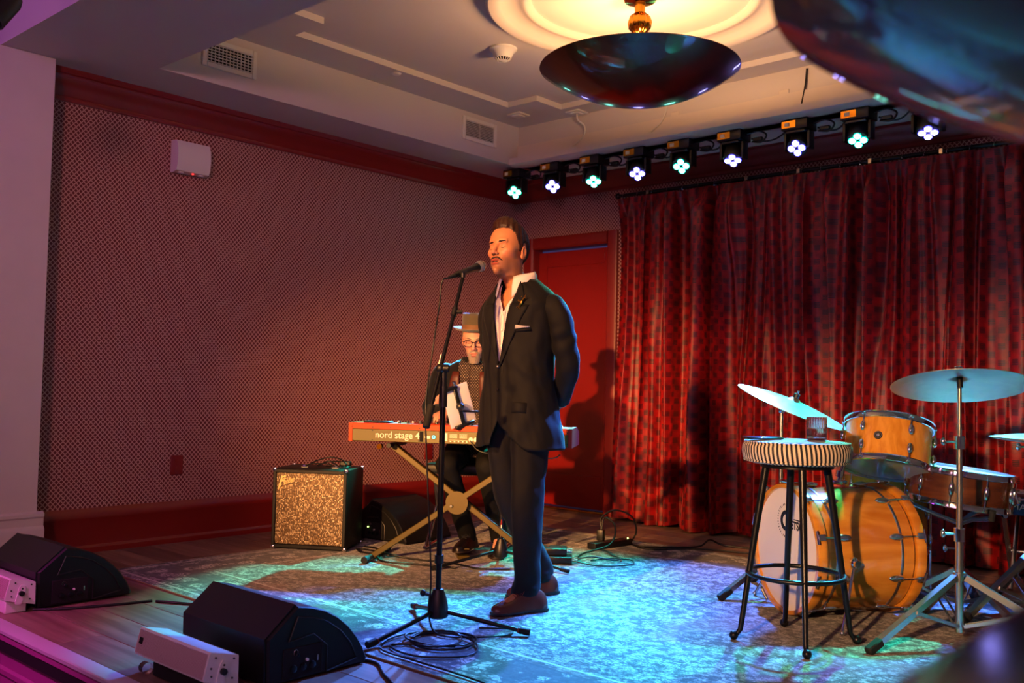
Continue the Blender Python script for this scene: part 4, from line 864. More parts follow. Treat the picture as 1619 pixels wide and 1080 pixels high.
m = MB(); m.cyl(TOPB - B, TOPB + V((0, 0, 0.02)) - B, 0.012, n=12); m.cyl(MT + dm * 0.025 - B, MT + dm * 0.085 - B, 0.0155, n=16); m.build('microphone_clip', 'black', t)
t = thing('microphone', 'handheld vocal microphone with a silver ball grille at the singer\'s mouth', 'microphone', MT)
x, y, d = frame_of(dm); Tm = TM(x, y, d, (0, 0, 0)); Lm = (MBALL - MT).length
m = MB(); m.lathe([(0.0, -0.005), (0.0105, -0.004), (0.0115, 0.0), (0.012, 0.03), (0.0165, Lm * 0.66), (0.0175, Lm * 0.80), (0.020, Lm * 0.83), (0.021, Lm * 0.86), (0.0, Lm * 0.86)], 28, Tm); m.build('body', 'steelbk', t)
def micball():
    q = NT('silver_wire_mesh'); o = q.obj()[0]; vo = q.n('TexVoronoi', i_Vector=o, i_Scale=420.0); q.set(Base_Color=(0.55, 0.52, 0.5, 1), Metallic=0.9, Roughness=0.35); q.bump(vo.outputs[0], 0.9, 0.002); return q.m
m = MB(); m.lathe([(0.0205, Lm * 0.85), (0.0245, Lm * 0.92), (0.0262, Lm * 0.985), (0.0255, Lm * 1.03), (0.021, Lm * 1.08), (0.012, Lm * 1.11), (0.0, Lm * 1.118)], 32, Tm); m.build('ball_grille', micball(), t, smooth=60)
m = MB(); m.lathe([(0.0262, Lm * 0.965), (0.0280, Lm * 0.975), (0.0280, Lm * 1.0), (0.0262, Lm * 1.01)], 32, Tm); m.build('ball_ring', 'satin', t)
m = MB(); m.lathe([(0.0, -0.05), (0.006, -0.05), (0.0085, -0.035), (0.010, -0.005), (0.0, -0.005)], 20, Tm); m.build('connector', 'black', t)
c0 = MT - dm * 0.05
cab([c0, c0 + V((-0.012, -0.03, -0.02)), c0 + V((-0.02, -0.035, -0.12)), (2.615, -3.44, 1.20), (2.665, -3.52, 0.95), (2.70, -3.53, 0.62), (2.72, -3.525, 0.35), (2.735, -3.53, 0.20), (2.74, -3.545, 0.10), (2.79, -3.56, 0.025), (2.88, -3.55, 0.016), (2.97, -3.46, 0.016), (3.02, -3.36, 0.016), (2.97, -3.28, 0.016), (2.86, -3.36, 0.016)], 0.0038, 'cable', 'thin black cable hanging down the microphone stand to the rug')
pts = []
for k in range(0, 60):
    a = k * 0.42; rr_ = 0.115 + 0.014 * sin(a * 0.7) + 0.02 * (k / 60); pts.append((2.885 + rr_ * cos(a) + 0.02 * sin(k * 0.31), -3.61 + rr_ * sin(a) + 0.015 * cos(k * 0.2), 0.0155 + 0.0075 * (k % 30) / 15 * (0.5 + 0.5 * sin(a * 1.7))))
pts += [(2.80, -3.80, 0.016), (2.98, -3.84, 0.016), (3.12, -3.70, 0.016), (3.04, -3.56, 0.018), (2.86, -3.52, 0.02), (2.72, -3.66, 0.016), (2.80, -3.86, 0.016), (3.02, -3.88, 0.016), (3.25, -3.88, 0.016), (3.50, -3.905, 0.016), (3.70, -4.0, 0.008)]
m = MB(); m.tube(bez(pts, 4), 0.004, 6); solo(m.build('coiled_cable', 'cable', smooth=60), 'black cable coiled on the rug at the foot of the microphone stand', 'cable')
cab([(2.80, -4.02, 0.006), (2.92, -3.98, 0.006), (3.05, -4.05, 0.006), (3.2, -4.12, 0.006), (3.4, -4.2, 0.006)], 0.006, 'cable', 'thick black cable from the near wedge monitor along the bare floor')
cab([(1.46, -4.08, 0.006), (1.65, -3.98, 0.006), (1.80, -3.945, 0.006)], 0.006, 'cable', 'short black cable from the far left wedge monitor towards the rug corner')
cab([(1.25, -4.55, 0.006), (1.33, -4.44, 0.006), (1.40, -4.25, 0.006), (1.44, -4.09, 0.006)], 0.006, 'cable', 'black cable hugging the base of the far left wedge monitor')

# ---------------- bar stool with drink and phone
t = thing('bar_stool', 'tall four-legged bar stool with black and cream striped round cushion', 'stool', (3.90, -2.546, 0.0085)); 
m = MB(); m.lathe([(0.0, 0.742), (0.19, 0.742), (0.208, 0.748), (0.220, 0.762), (0.224, 0.79), (0.222, 0.812), (0.214, 0.826), (0.208, 0.829)], 72); m.build('cushion_side', 'stripe', t, smooth=60)
m = MB(); m.lathe([(0.210, 0.828), (0.19, 0.834), (0.12, 0.838), (0.0, 0.840)], 72); m.build('cushion_top', 'stripetop', t, smooth=60)
for zz in (0.829, 0.752): m = MB(); r_p = 0.213 if zz > 0.8 else 0.214; m.tube([(r_p * cos(a), r_p * sin(a), zz) for a in [2 * pi * k / 72 for k in range(73)]], 0.0035, 6); m.build('piping', 'stripe', t)
m = MB(); m.lathe([(0.0, 0.724), (0.15, 0.724), (0.15, 0.742), (0.0, 0.742)], 40); m.build('seat_plate', 'steelbk', t)
for (fx, fy) in ((4.042, -2.744), (3.709, -2.697), (3.756, -2.348), (4.088, -2.396)):
    dx, dy = fx - 3.90, fy + 2.546; L_ = sqrt(dx * dx + dy * dy); ux, uy = dx / L_, dy / L_
    m = MB(); m.tube([(ux * 0.125, uy * 0.125, 0.73), (ux * 0.168, uy * 0.168, 0.45), (ux * 0.225, uy * 0.225, 0.045), (ux * 0.24, uy * 0.24, 0.025)], [0.0165, 0.0145, 0.011, 0.010], 14); lg = m.build('leg', 'steelbk', t, smooth=60)
    m = MB(); m.blob((ux * 0.252, uy * 0.252, 0.019), 0.019, 16, 10); m.build('ball_foot', 'steelbk', lg)
m = MB(); m.tube([(0.196 * cos(a), 0.196 * sin(a), 0.28) for a in [2 * pi * k / 64 for k in range(65)]], 0.0095, 12, flat=1.0); m.build('foot_ring', 'steelbk', t, smooth=60)
def tumbler(loc):
    t = thing('drinking_glass', 'ribbed glass tumbler half full standing on the striped stool', 'glass', loc)
    def rg(r, z, amp): return [V(((r + amp * cos(24 * 2 * pi * k / 96)) * cos(2 * pi * k / 96), (r + amp * cos(24 * 2 * pi * k / 96)) * sin(2 * pi * k / 96), z)) for k in range(96)]
    m = MB(); m.loft([rg(0.001, 0, 0), rg(0.036, 0, 0.0008), rg(0.039, 0.004, 0.0012), rg(0.042, 0.088, 0.0012), rg(0.0425, 0.096, 0), rg(0.0405, 0.096, 0), rg(0.0385, 0.085, 0), rg(0.035, 0.014, 0), rg(0.001, 0.010, 0)], False); m.build('tumbler', 'glass', t, smooth=50)
    m = MB(); m.lathe([(0.0, 0.0115), (0.0355, 0.0150), (0.0376, 0.05), (0.0, 0.05)], 32); m.build('drink', 'water', t)
tumbler((3.955, -2.475, 0.8482))
t = thing('mobile_phone', 'dark phone lying flat on the left of the striped stool', 'phone', (3.80, -2.655, 0.8475), R(48)); m = MB(); m.box((0, 0, 0.006), (0.155, 0.075, 0.009), 0.003, seg=2); m.build('body', 'blackgl', t); m = MB(); m.box((0, 0, 0.0108), (0.147, 0.068, 0.0006)); m.build('screen', 'blackgl', t); m = MB(); m.box((0.045, 0.015, 0.011), (0.03, 0.03, 0.002), 0.0008); m.build('camera_bump', 'blackgl', t)

# ---------------- drum kit
def drum_hardware(t, Tl, Rr, z0, z1, nl, a0, lugw=1.0, rodonly=False, tube_lug=False):
    for k in range(nl):
        a = a0 + 2 * pi * k / nl; c, s = cos(a), sin(a); T = Tl @ TM((c, s, 0), (-s, c, 0), (0, 0, 1), (c * Rr, s * Rr, 0))
        yield k, T
def chrome_hoop(t, Tl, Rr, z, h, nm='hoop', mat='chrome'):
    m = MB(); m.lathe([(Rr, z - h / 2), (Rr + 0.006, z - h / 2), (Rr + 0.009, z - h / 2 + 0.003), (Rr + 0.006, z), (Rr + 0.006, z + h / 2 - 0.003), (Rr + 0.010, z + h / 2), (Rr, z + h / 2), (Rr, z - h / 2)], 72, Tl); return m.build(nm, mat, t)
# bass drum
bd_ax = V((0.57, 0.82, 0)).normalized(); bc = V((3.655, -2.115, 0.315)); bx = V((bd_ax.y, -bd_ax.x, 0)); Tb = TM(bx, V((0, 0, 1)), -bd_ax, (0, 0, 0))
if Tb.to_3x3().determinant() < 0: Tb = TM(-bx, V((0, 0, 1)), -bd_ax, (0, 0, 0))
t = thing('bass_drum', 'amber maple bass drum with lettered white front head', 'drum', bc)
RB = 0.285; LB_ = 0.44
m = MB(); m.lathe([(RB, -LB_ - 0.03), (RB, -0.03), (RB - 0.006, -0.03), (RB - 0.006, -LB_ - 0.03), (RB, -LB_ - 0.03)], 96, Tb); m.build('shell', 'maple_h', t, smooth=40)
for z in (0.0, -LB_ - 0.055):
    m = MB(); m.lathe([(RB + 0.002, z - 0.028), (RB + 0.016, z - 0.028), (RB + 0.018, z - 0.022), (RB + 0.018, z + 0.012), (RB + 0.014, z + 0.018), (RB - 0.004, z + 0.018), (RB - 0.004, z + 0.006), (RB + 0.002, z - 0.028)], 96, Tb); m.build('hoop', 'maple_h', t, smooth=40)
for z in (-0.085, -LB_ + 0.03): m = MB(); m.lathe([(RB + 0.0005, z - 0.007), (RB + 0.003, z - 0.005), (RB + 0.003, z + 0.005), (RB + 0.0005, z + 0.007)], 96, Tb); m.build('inlay_band', 'satin', t)
m = MB(); m.lathe([(0.0, 0.006), (RB - 0.03, 0.006), (RB - 0.003, 0.003), (RB - 0.003, -0.03)], 96, Tb); hd = m.build('front_head', 'drumhead', t, smooth=40)
m = MB(); m.lathe([(0.0, -LB_ - 0.06), (RB - 0.003, -LB_ - 0.057)], 96, Tb); m.build('batter_head', 'drumhead', t)
# logo on front head: round G emblem and lettering, and faint edge ring
LO = Tb @ TM((1, 0, 0), (0, 1, 0), (0, 0, 1), (0, 0, 0.0068))
if (Tb.to_3x3() @ V((1, 0, 0))).dot(V((0.744, 0.668, 0))) < 0: LO = Tb @ TM((-1, 0, 0), (0, 1, 0), (0, 0, -1), (0, 0, 0.0068))
text('G', 0.125, 'logo_lettering', 'ink', t, LO @ TR(-0.058, 0.085, 0), 0.0004, offset=0.004)
text('ETSCH', 0.052, 'logo_lettering', 'ink', t, LO @ TR(0.038, 0.098, 0), 0.0004, width=0.135, offset=0.0018)
m = MB(); m.box((0.11, 0.142, 0), (0.09, 0.005, 0.0008), 0, T=LO); m.build('logo_bar', 'ink', t)
m = MB(); m.box((0, 0, 0), (0.018, 0.05, 0.0008), 0, T=LO @ TR(0.012, 0.068, 0) @ RZ(-0.35)); m.build('logo_tail', 'ink', t)
m = MB()
for k in range(36):
    a = 2 * pi * k / 36
    if cos(a) > 0.75: continue
    m.box((0, 0, 0), (0.004, 0.009, 0.0006), 0, T=LO @ TR(-0.005 + 0.075 * cos(a), 0.128 + 0.075 * sin(a), 0) @ RZ(a + pi / 2))
m.build('logo_ring', 'ink', t, kind='stuff')
for k, T in drum_hardware(t, Tb, RB, 0, 0, 10, R(18)):
    for z, sgn in ((-0.115, 1), (-LB_ + 0.06, -1)):
        m = MB(); m.blob((0.012, 0, z), (0.013, 0.016, 0.038), 14, 10, T=T); m.box((0.004, 0, z), (0.008, 0.02, 0.05), 0.003, T=T); lg = m.build('lug', 'chrome', t)
        ze = 0.0 if sgn > 0 else -LB_ - 0.055
        m = MB(); m.cyl((0.016, 0, z), (0.022, 0, ze + 0.022 * sgn), 0.0035, n=8, T=T); m.build('tension_rod', 'chrome', lg)
        m = MB(); m.box((0.026, 0, ze + 0.002), (0.016, 0.03, 0.034), 0.005, T=T, seg=2); m.cyl((0.026, -0.03, ze + sgn * 0.02), (0.026, 0.03, ze + sgn * 0.02), 0.006, n=8, T=T); m.build('claw', 'chrome', lg)
# spurs
for s in (-1, 1):
    base = V((0, 0, 0)) + bd_ax * 0.16 + V((bd_ax.y, -bd_ax.x, 0)) * s * 0.293 + V((0, 0, -0.02))
    m = MB(); m.blob(base, (0.022, 0.022, 0.03), 14, 10); m.cyl(base - V((bd_ax.y, -bd_ax.x, 0)) * s * 0.02, base + V((bd_ax.y, -bd_ax.x, 0)) * s * 0.03, 0.016, n=14); sp = m.build('spur_bracket', 'chrome', t)
    e = base + V((bd_ax.y, -bd_ax.x, 0)) * s * 0.10 - bd_ax * 0.12; e.z = -0.295
    m = MB(); m.cyl(base, e, 0.0075, n=10); m.blob(e, 0.011, 10, 8); m.build('spur', 'chrome', sp)
# tom mount on top
m = MB(); m.box((0.14, 0.235, 0.305), (0.07, 0.06, 0.02), 0.006, seg=2); m.cyl((0.14, 0.235, 0.30), (0.17, 0.25, 0.42), 0.011, n=12); m.cyl((0.145, 0.24, 0.33), (0.148, 0.243, 0.36), 0.02, n=12); m.build('tom_mount', 'chrome', t)
m = MB(); m.cyl((0.17, 0.25, 0.42), (0.24, 0.34, 0.47), 0.010, n=12); m.build('tom_arm', 'chrome', t)

def tom(name, label, ctr, nrm, Rr, h, nl, shell, a0, badge_a, lugn=2, low='drumclear', top='drumhead', group=None):
    n = V(nrm).normalized(); xx = V((0.744, 0.668, 0.02)); xx = (xx - n * n.dot(xx)).normalized(); yy = n.cross(xx); Tl = TM(xx, yy, n, (0, 0, 0))
    t = thing(name, label, 'drum', ctr)
    m = MB(); m.lathe([(Rr, -h / 2), (Rr, h / 2), (Rr - 0.006, h / 2), (Rr - 0.006, -h / 2), (Rr, -h / 2)], 72, Tl); m.build('shell', shell, t)
    m = MB(); m.lathe([(0.0, h / 2 + 0.006), (Rr - 0.002, h / 2 + 0.006), (Rr + 0.003, h / 2 - 0.01)], 72, Tl); m.build('top_head', top, t)
    m = MB(); m.lathe([(0.0, -h / 2 - 0.006), (Rr - 0.002, -h / 2 - 0.006), (Rr + 0.003, -h / 2 + 0.01)], 72, Tl); m.build('bottom_head', low, t)
    chrome_hoop(t, Tl, Rr + 0.003, h / 2 + 0.004, 0.03); chrome_hoop(t, Tl, Rr + 0.003, -h / 2 - 0.004, 0.03)
    for k, T in drum_hardware(t, Tl, Rr, 0, 0, nl, a0):
        if lugn == 2:
            for s in (-1, 1):
                m = MB(); m.blob((0.012, 0, s * (h / 2 - 0.055)), (0.013, 0.013, 0.026), 12, 8, T=T); lg = m.build('lug', 'chrome', t)
                m = MB(); m.cyl((0.013, 0, s * (h / 2 - 0.05)), (0.013, 0, s * (h / 2 + 0.012)), 0.0032, n=8, T=T); m.box((0.010, 0, s * (h / 2 + 0.006)), (0.018, 0.02, 0.012), 0.003, T=T); m.build('tension_rod', 'chrome', lg)
        else:
            m = MB(); m.blob((0.012, 0, 0), (0.013, 0.012, 0.036), 12, 8, T=T); lg = m.build('lug', 'chrome', t)
            m = MB(); m.cyl((0.013, 0, -(h / 2 + 0.012)), (0.013, 0, h / 2 + 0.012), 0.0032, n=8, T=T); m.build('tension_rod', 'chrome', lg)
    a = badge_a; T = Tl @ TM((-sin(a), cos(a), 0), (0, 0, 1), (cos(a), sin(a), 0), (cos(a) * Rr, sin(a) * Rr, 0))
    m = MB(); m.lathe([(0.0, 0.002), (0.019, 0.002), (0.02, 0.0)], 28, T); b = m.build('badge', 'ink', t); m = MB(); m.lathe([(0.0, 0.004), (0.005, 0.004), (0.008, 0.002)], 20, T); m.tube([T @ V((0.0155 * cos(q), 0.0155 * sin(q), 0.0022)) for q in [2 * pi * k / 24 for k in range(25)]], 0.0009, 5); m.build('grommet', 'chrome', b)
    return t, Tl
tt, Tl = tom('rack_tom', 'amber maple rack tom tilted above the bass drum', (3.955, -1.685, 0.790), (-0.050, 0.320, 0.93), 0.196, 0.20, 6, 'maple', R(-82), R(-122))
tom('floor_tom', 'amber maple floor tom standing behind the bass drum', (3.79, -1.27, 0.44), (0.0, 0.0, 1.0), 0.205, 0.38, 8, 'maple', R(-70), R(-40))
ft = bpy.data.objects[[o.name for o in bpy.data.objects if o.name.startswith('floor_tom')][0]]
for k in range(3):
    a = R(40 + 120 * k); c, s = cos(a) * 0.235, sin(a) * 0.235; m = MB(); m.cyl((c, s, -0.41), (c, s, 0.12), 0.006, n=10); m.blob((c, s, -0.418), 0.0135, 10, 6); lg = m.build('leg', 'chrome', ft); m = MB(); m.box((c * 0.93, s * 0.93, -0.02), (0.03, 0.03, 0.05), 0.006); m.build('leg_bracket', 'chrome', lg)
sn, Tl = tom('snare_drum', 'dark walnut snare drum with chrome hoops behind the cymbal stand', (4.215, -1.45, 0.608), (0.100, 0.05, 0.99), 0.228, 0.140, 10, 'walnut', R(-88), R(-116), lugn=1)
a = R(-48); T = Tl @ TM((-sin(a), cos(a), 0), (0, 0, 1), (cos(a), sin(a), 0), (cos(a) * 0.232, sin(a) * 0.232, 0))
m = MB(); m.box((0, 0.0, 0.014), (0.03, 0.075, 0.022), 0.006, T=T, seg=2); m.cyl((0, 0.02, 0.02), (-0.03, -0.03, 0.05), 0.006, n=10, T=T); m.cyl((-0.02, 0.03, 0.02), (0.03, 0.03, 0.02), 0.008, n=10, T=T); m.build('strainer', 'chrome', sn)

def stand(name, label, ctr, zs, r_leg, zhub, angs, ztop, legw=0.026, cat='cymbal stand', tubes=None):
    t = thing(name, label, cat, (ctr[0], ctr[1], 0.0105), 0)
    tubes = tubes or [(0.04, 0.45, 0.0165), (0.43, 0.84, 0.0125), (0.82, ztop, 0.0085)]
    for z0, z1, r in tubes: m = MB(); m.cyl((0, 0, z0), (0, 0, z1), r, n=20); m.build('pole', 'satin', t)
    for z0, z1, r in tubes[1:]:
        m = MB(); m.cyl((0, 0, z0 - 0.01), (0, 0, z0 + 0.045), tubes[0][2] + 0.006, n=20); cl = m.build('clamp', 'chrome', t)
        m = MB(); m.cyl((-0.014, -0.014, z0 + 0.02), (-0.05, -0.035, z0 + 0.02), 0.005, n=8); m.blob((-0.055, -0.037, z0 + 0.02), (0.012, 0.012, 0.018), 10, 8); m.build('wing_screw', 'chrome', cl)
    m = MB(); m.cyl((0, 0, zhub - 0.015), (0, 0, zhub + 0.02), 0.024, n=20); m.build('hub', 'satin', t)
    for a in angs:
        a = R(a); c, s = cos(a), sin(a); p0 = V((c * 0.025, s * 0.025, zhub)); p1 = V((c * r_leg, s * r_leg, 0.018)); d = (p1 - p0).normalized(); y = V((-s, c, 0)); z = d.cross(y)
        L_ = (p1 - p0).length; m = MB()
        for q in (-1, 1): m.box((L_ / 2, q * legw / 2, 0), (L_, 0.003, 0.024), 0.0, T=TM(d, y, z, p0))
        m.box((L_ / 2, 0, -0.011), (L_, legw, 0.003), 0.0, T=TM(d, y, z, p0)); m.box((L_ / 2, 0, 0.011), (L_, legw, 0.003), 0.0, T=TM(d, y, z, p0)); lg = m.build('leg', 'satin', t, smooth=0)
        m = MB(); m.box((L_ - 0.02, 0, -0.002), (0.08, legw + 0.01, 0.034), 0.006, T=TM(d, y, z, p0)); m.build('rubber_foot', 'rubber', lg)
        q0 = p0 + d * L_ * 0.5; q1 = V((c * 0.02, s * 0.02, max(0.05, zhub * 0.25)))
        m = MB(); dd = (q1 - q0).normalized(); zz = dd.cross(y)
        for q in (-1, 1): m.box(((q1 - q0).length / 2, q * (legw / 2 + 0.004), 0), ((q1 - q0).length, 0.003, 0.014), T=TM(dd, y, zz, q0))
        m.build('brace', 'satin', lg, smooth=0)
    return t
def cymbal_disc(name, label, ctr, nrm, Rr, group='bronze cymbals', tilt_top=True):
    n = V(nrm).normalized(); x, y, d = frame_of(n); q = n.to_track_quat('Z', 'Y').to_matrix().to_4x4(); q.translation = V(ctr)
    t = thing(name, label, 'cymbal', M4=q, group=group)
    bow = 0.035 * Rr / 0.3; rb = Rr * 0.17; prof = []
    for k in range(25):
        r = Rr * (1 - k / 24.0)
        z = -bow * (r / Rr) ** 1.8
        if r < rb: z += 0.02 * (0.5 + 0.5 * cos(pi * r / rb))
        prof.append((max(r, 0.004), z))
    m = MB(); m.lathe(prof + [(r, z - 0.0014) for r, z in prof[::-1]] + [prof[0]], 96); m.build('disc', 'cymbal', t, smooth=50)
    m = MB(); m.cyl((0, 0, -0.006), (0, 0, 0.016), 0.016, n=18, T=TR(0, 0, 0.022)); m.build('felt', 'black', t)
    m = MB(); m.cyl((0, 0, 0.03), (0, 0, 0.055), 0.005, n=10); m.box((0, 0, 0.05), (0.035, 0.006, 0.014), 0.003); m.build('wing_nut', 'chrome', t)
    m = MB(); m.cyl((0, 0, -0.04), (0, 0, 0.012), 0.012, n=14); m.build('sleeve', 'black', t)
    return t
stand('ride_cymbal_stand', 'straight chrome cymbal stand with tripod legs nearest the viewer', (4.39, -2.03), None, 0.50, 0.27, (-113, 125, 10), 1.085)
nr = u_ * cos(R(17)) + f_ * sin(R(17)) + r_ * 0.075
cymbal_disc('ride_cymbal', 'largest cymbal, teal-lit from below, on the nearest straight stand', V((4.39, -2.03, 1.118)), nr, 0.278)
stand('crash_cymbal_stand', 'chrome cymbal stand rising behind the left of the bass drum', (3.45, -1.775), None, 0.34, 0.22, (-118, 140, 20), 0.955, tubes=[(0.04, 0.52, 0.0145), (0.50, 0.94, 0.0105)])
nr = r_ * sin(R(21)) + u_ * cos(R(21)) - f_ * 0.15
cymbal_disc('crash_cymbal', 'tilted cymbal above the striped stool, lit pale cyan', V((3.505, -1.742, 1.0)), nr, 0.29)
m = MB(); m.cyl((3.45, -1.775, 0.955), (3.502, -1.743, 0.985), 0.008, n=10); cs = bpy.data.objects['crash_cymbal_stand']; m2 = MB(); m2.cyl((0, 0, 0.93), (0.052, 0.032, 0.978), 0.008, n=10); m2.blob((0, 0, 0.94), 0.018, 12, 8); m2.build('tilter', 'chrome', cs)
hs = stand('hi_hat_stand', 'chrome hi-hat stand at the right frame edge', (4.505, -1.32), None, 0.46, 0.30, (-115, 5, 125), 0.90, tubes=[(0.03, 0.55, 0.015), (0.53, 0.80, 0.011), (0.78, 0.93, 0.004)])
m = MB(); m.box((0.0, -0.16, 0.022), (0.08, 0.26, 0.012), 0.004, T=RZ(R(-25))); m.build('footboard', 'satin', hs)
q = cymbal_disc('hi_hat_cymbal', 'upper hi-hat cymbal at the right frame edge', V((4.505, -1.32, 0.872)), (0.02, 0.02, 1), 0.19)
q = cymbal_disc('hi_hat_cymbal', 'lower hi-hat cymbal, facing up beneath the upper one', V((4.505, -1.32, 0.83)), (0.0, 0.02, -1), 0.19)
# snare stand
t = stand('snare_stand', 'low chrome basket stand holding the walnut snare drum', (4.215, -1.45), None, 0.34, 0.20, (-150, -30, 95), 0.44, tubes=[(0.03, 0.30, 0.014), (0.28, 0.45, 0.010)], cat='drum stand')
for k in range(3):
    a = R(-160 + 120 * k); c, s = cos(a), sin(a); m = MB(); m.tube([(0, 0, 0.42), (c * 0.10, s * 0.10, 0.455), (c * 0.245, s * 0.245, 0.487 + 0.026 * (c * 0.9 + s * 0.5) * -1)], 0.014, 10, flat=0.8); ar = m.build('basket_arm', 'satin', t)
    m = MB(); m.cyl((c * 0.238, s * 0.238, 0.478 - 0.026 * (c * 0.9 + s * 0.5)), (c * 0.252, s * 0.252, 0.525 - 0.026 * (c * 0.9 + s * 0.5)), 0.014, n=12); m.build('rubber_grip', 'rubber', ar)
# electric piano behind the drums
t = thing('digital_piano', 'black digital piano with white brand lettering behind the drums at the right frame edge', 'keyboard', (4.15, -0.80, 0.42), R(6))
m = MB(); m.box((0.6, 0.15, 0.05), (1.2, 0.30, 0.10), 0.008, seg=2); m.build('body', 'black', t)
text('YAMAHA', 0.046, 'lettering', 'offwhite', t, TM((1, 0, 0), (0, 0, 1), (0, -1, 0), (0.05, -0.0015, 0.03)), 0.0004, width=0.22)
m = MB(); m.tube([(0.052 + 0.0 + 0.014 * cos(q), -0.001, 0.045 + 0.016 * sin(q)) for q in [2 * pi * k / 20 for k in range(21)]], 0.001, 5, T=TR(-0.034, 0, 0)); m.build('emblem', 'offwhite', t)
for k in range(36): m = None
wk = MB()
for k in range(48): wk.box((0.06 + k * 0.0228, 0.225, 0.106), (0.0215, 0.13, 0.012))
wk.build('keybed', 'keyw', t, smooth=0)
t2 = thing('piano_stand', 'blue-lit steel stand under the digital piano at the right frame edge', 'keyboard stand', (4.15, -0.80, 0.010), R(6))
for x in (0.10, 1.05):
    for a, b in ((0.02, 0.30), (0.30, 0.02)): m = MB(); m.cyl((x + (0.015 if a < b else -0.015), a, 0.015), (x + (0.015 if a < b else -0.015), b, 0.40), 0.014, n=12); m.build('leg', 'satin', t2)
    m = MB(); m.cyl((x, -0.03, 0.405), (x, 0.33, 0.405), 0.012, n=10); m.build('support', 'satin', t2)
m = MB(); m.cyl((0.10, 0.16, 0.2), (1.05, 0.16, 0.2), 0.012, n=10); m.build('cross_bar', 'satin', t2)

# ---------------- glossy black drink ledge in the audience, out of focus
t = thing('drink_ledge', 'out-of-focus glossy black ledge reflecting stage lights in the lower right corner', 'table', (6.065, -5.45, -0.46), 0)
m = MB(); m.box((0.0, 0.0, 1.371), (1.06, 1.30, 0.044), 0.015, seg=4); m.build('top', 'ledgegl', t, smooth=50)
m = MB(); m.cyl((0, 0, 0.02), (0, 0, 1.36), 0.05, n=24); m.build('column', 'steelbk', t)
m = MB(); m.lathe([(0.0, 0.0), (0.30, 0.0), (0.30, 0.012), (0.06, 0.035), (0.0, 0.035)], 40); m.build('base', 'steelbk', t)

# ---------------- stage lamp hanging over the audience at the top left corner
t = thing('track_lamp', 'small black hanging lamp cut by the top left corner of the frame', 'stage light', (1.844, -5.0, 2.448))
m = MB(); m.cyl((0, 0, 0.02), (0, 0, 3.67 - (1.844, -5.0, 2.448)[2]), 0.012, n=10); m.build('hanging_rod', 'steelbk', t)
m = MB(); m.lathe([(0.0, 0.07), (0.04, 0.065), (0.05, 0.04), (0.055, -0.07), (0.048, -0.07), (0.045, -0.02), (0.0, -0.02)], 24, Matrix.Rotation(R(-35), 4, 'X')); m.build('housing', 'black', t)
# ================================================ PEOPLE
def sstep(x, a, b):
    t = np.clip((np.asarray(x, float) - a) / (b - a), 0, 1); return t * t * (3 - 2 * t)
# the head as a smooth blend of solids in head space (face towards -y, eyes at z = 0)
HB = [((0, .012, .035), (.076, .097, .082)), ((0, -.035, .040), (.064, .058, .055)), ((0, -.040, -.030), (.0555, .052, .060)), ((.042, -.002, -.060), (.014, .026, .026)), ((-.042, -.002, -.060), (.014, .026, .026)), ((0, -.032, -.077), (.041, .054, .026))]
def head_ops(mouth=1.0, neck=.056):
    o = [('u', HB[0], .0), ('u', HB[1], .03), ('u', HB[2], .03), ('u', HB[5], .03), ('u', ((0, -.060, -.060), (.034, .036, .028)), .025), ('u', ((0, -.080, -.101), (.019, .021, .016)), .014), ('u', HB[3], .03), ('u', HB[4], .03)]
    for s in (-1, 1): o.append(('u', ((s * .047, -.050, -.016), (.021, .028, .015)), .024))
    o.append(('n', ((0, .024, -.055), (0, .050, -.22), neck), .022))
    for s in (-1, 1): o += [('u', ((s * .026, -.085, .021), (.024, .010, .008)), .014), ('s', ((s * .031, -.110, -.002), (.021, .023, .014)), .014)]
    o.append(('u', ((0, -.087, .018), (.012, .009, .012)), .012))
    for s in (-1, 1): o.append(('u', ((s * .031, -.0735, -.001), (.0155, .0140, .0120)), .007))
    o += [('c', ((0, -.088, .012), (0, -.110, -.028), .0078, .0100), .012), ('u', ((0, -.1120, -.032), (.0115, .0105, .0092)), .006)]
    for s in (-1, 1): o += [('u', ((s * .0138, -.1010, -.0355), (.0078, .0100, .0075)), .005), ('s', ((s * .0066, -.108, -.0430), (.0042, .0065, .0036)), .002), ('s', ((s * .024, -.104, -.044), (.004, .010, .016)), .012)]
    o += [('u', ((0, -.0955, -.0610), (.0245, .0085, .0055)), .005), ('u', ((0, -.0940, -.0760), (.0200, .0092, .0064)), .005), ('s', ((0, -.106, -.0850), (.017, .008, .005)), .010), ('s', ((0, -.110, -.0500), (.003, .010, .008)), .006)]
    if mouth: o.append(('s', ((0, -.104, -.0680), (.0185, .012, .0032 * mouth)), .003))
    for s in (-1, 1): o += [('u', ((s * .079, .016, -.004), (.0080, .019, .031)), .005), ('s', ((s * .087, .011, -.002), (.006, .009, .017)), .004), ('u', ((s * .076, .006, -.026), (.006, .009, .010)), .006)]
    return o
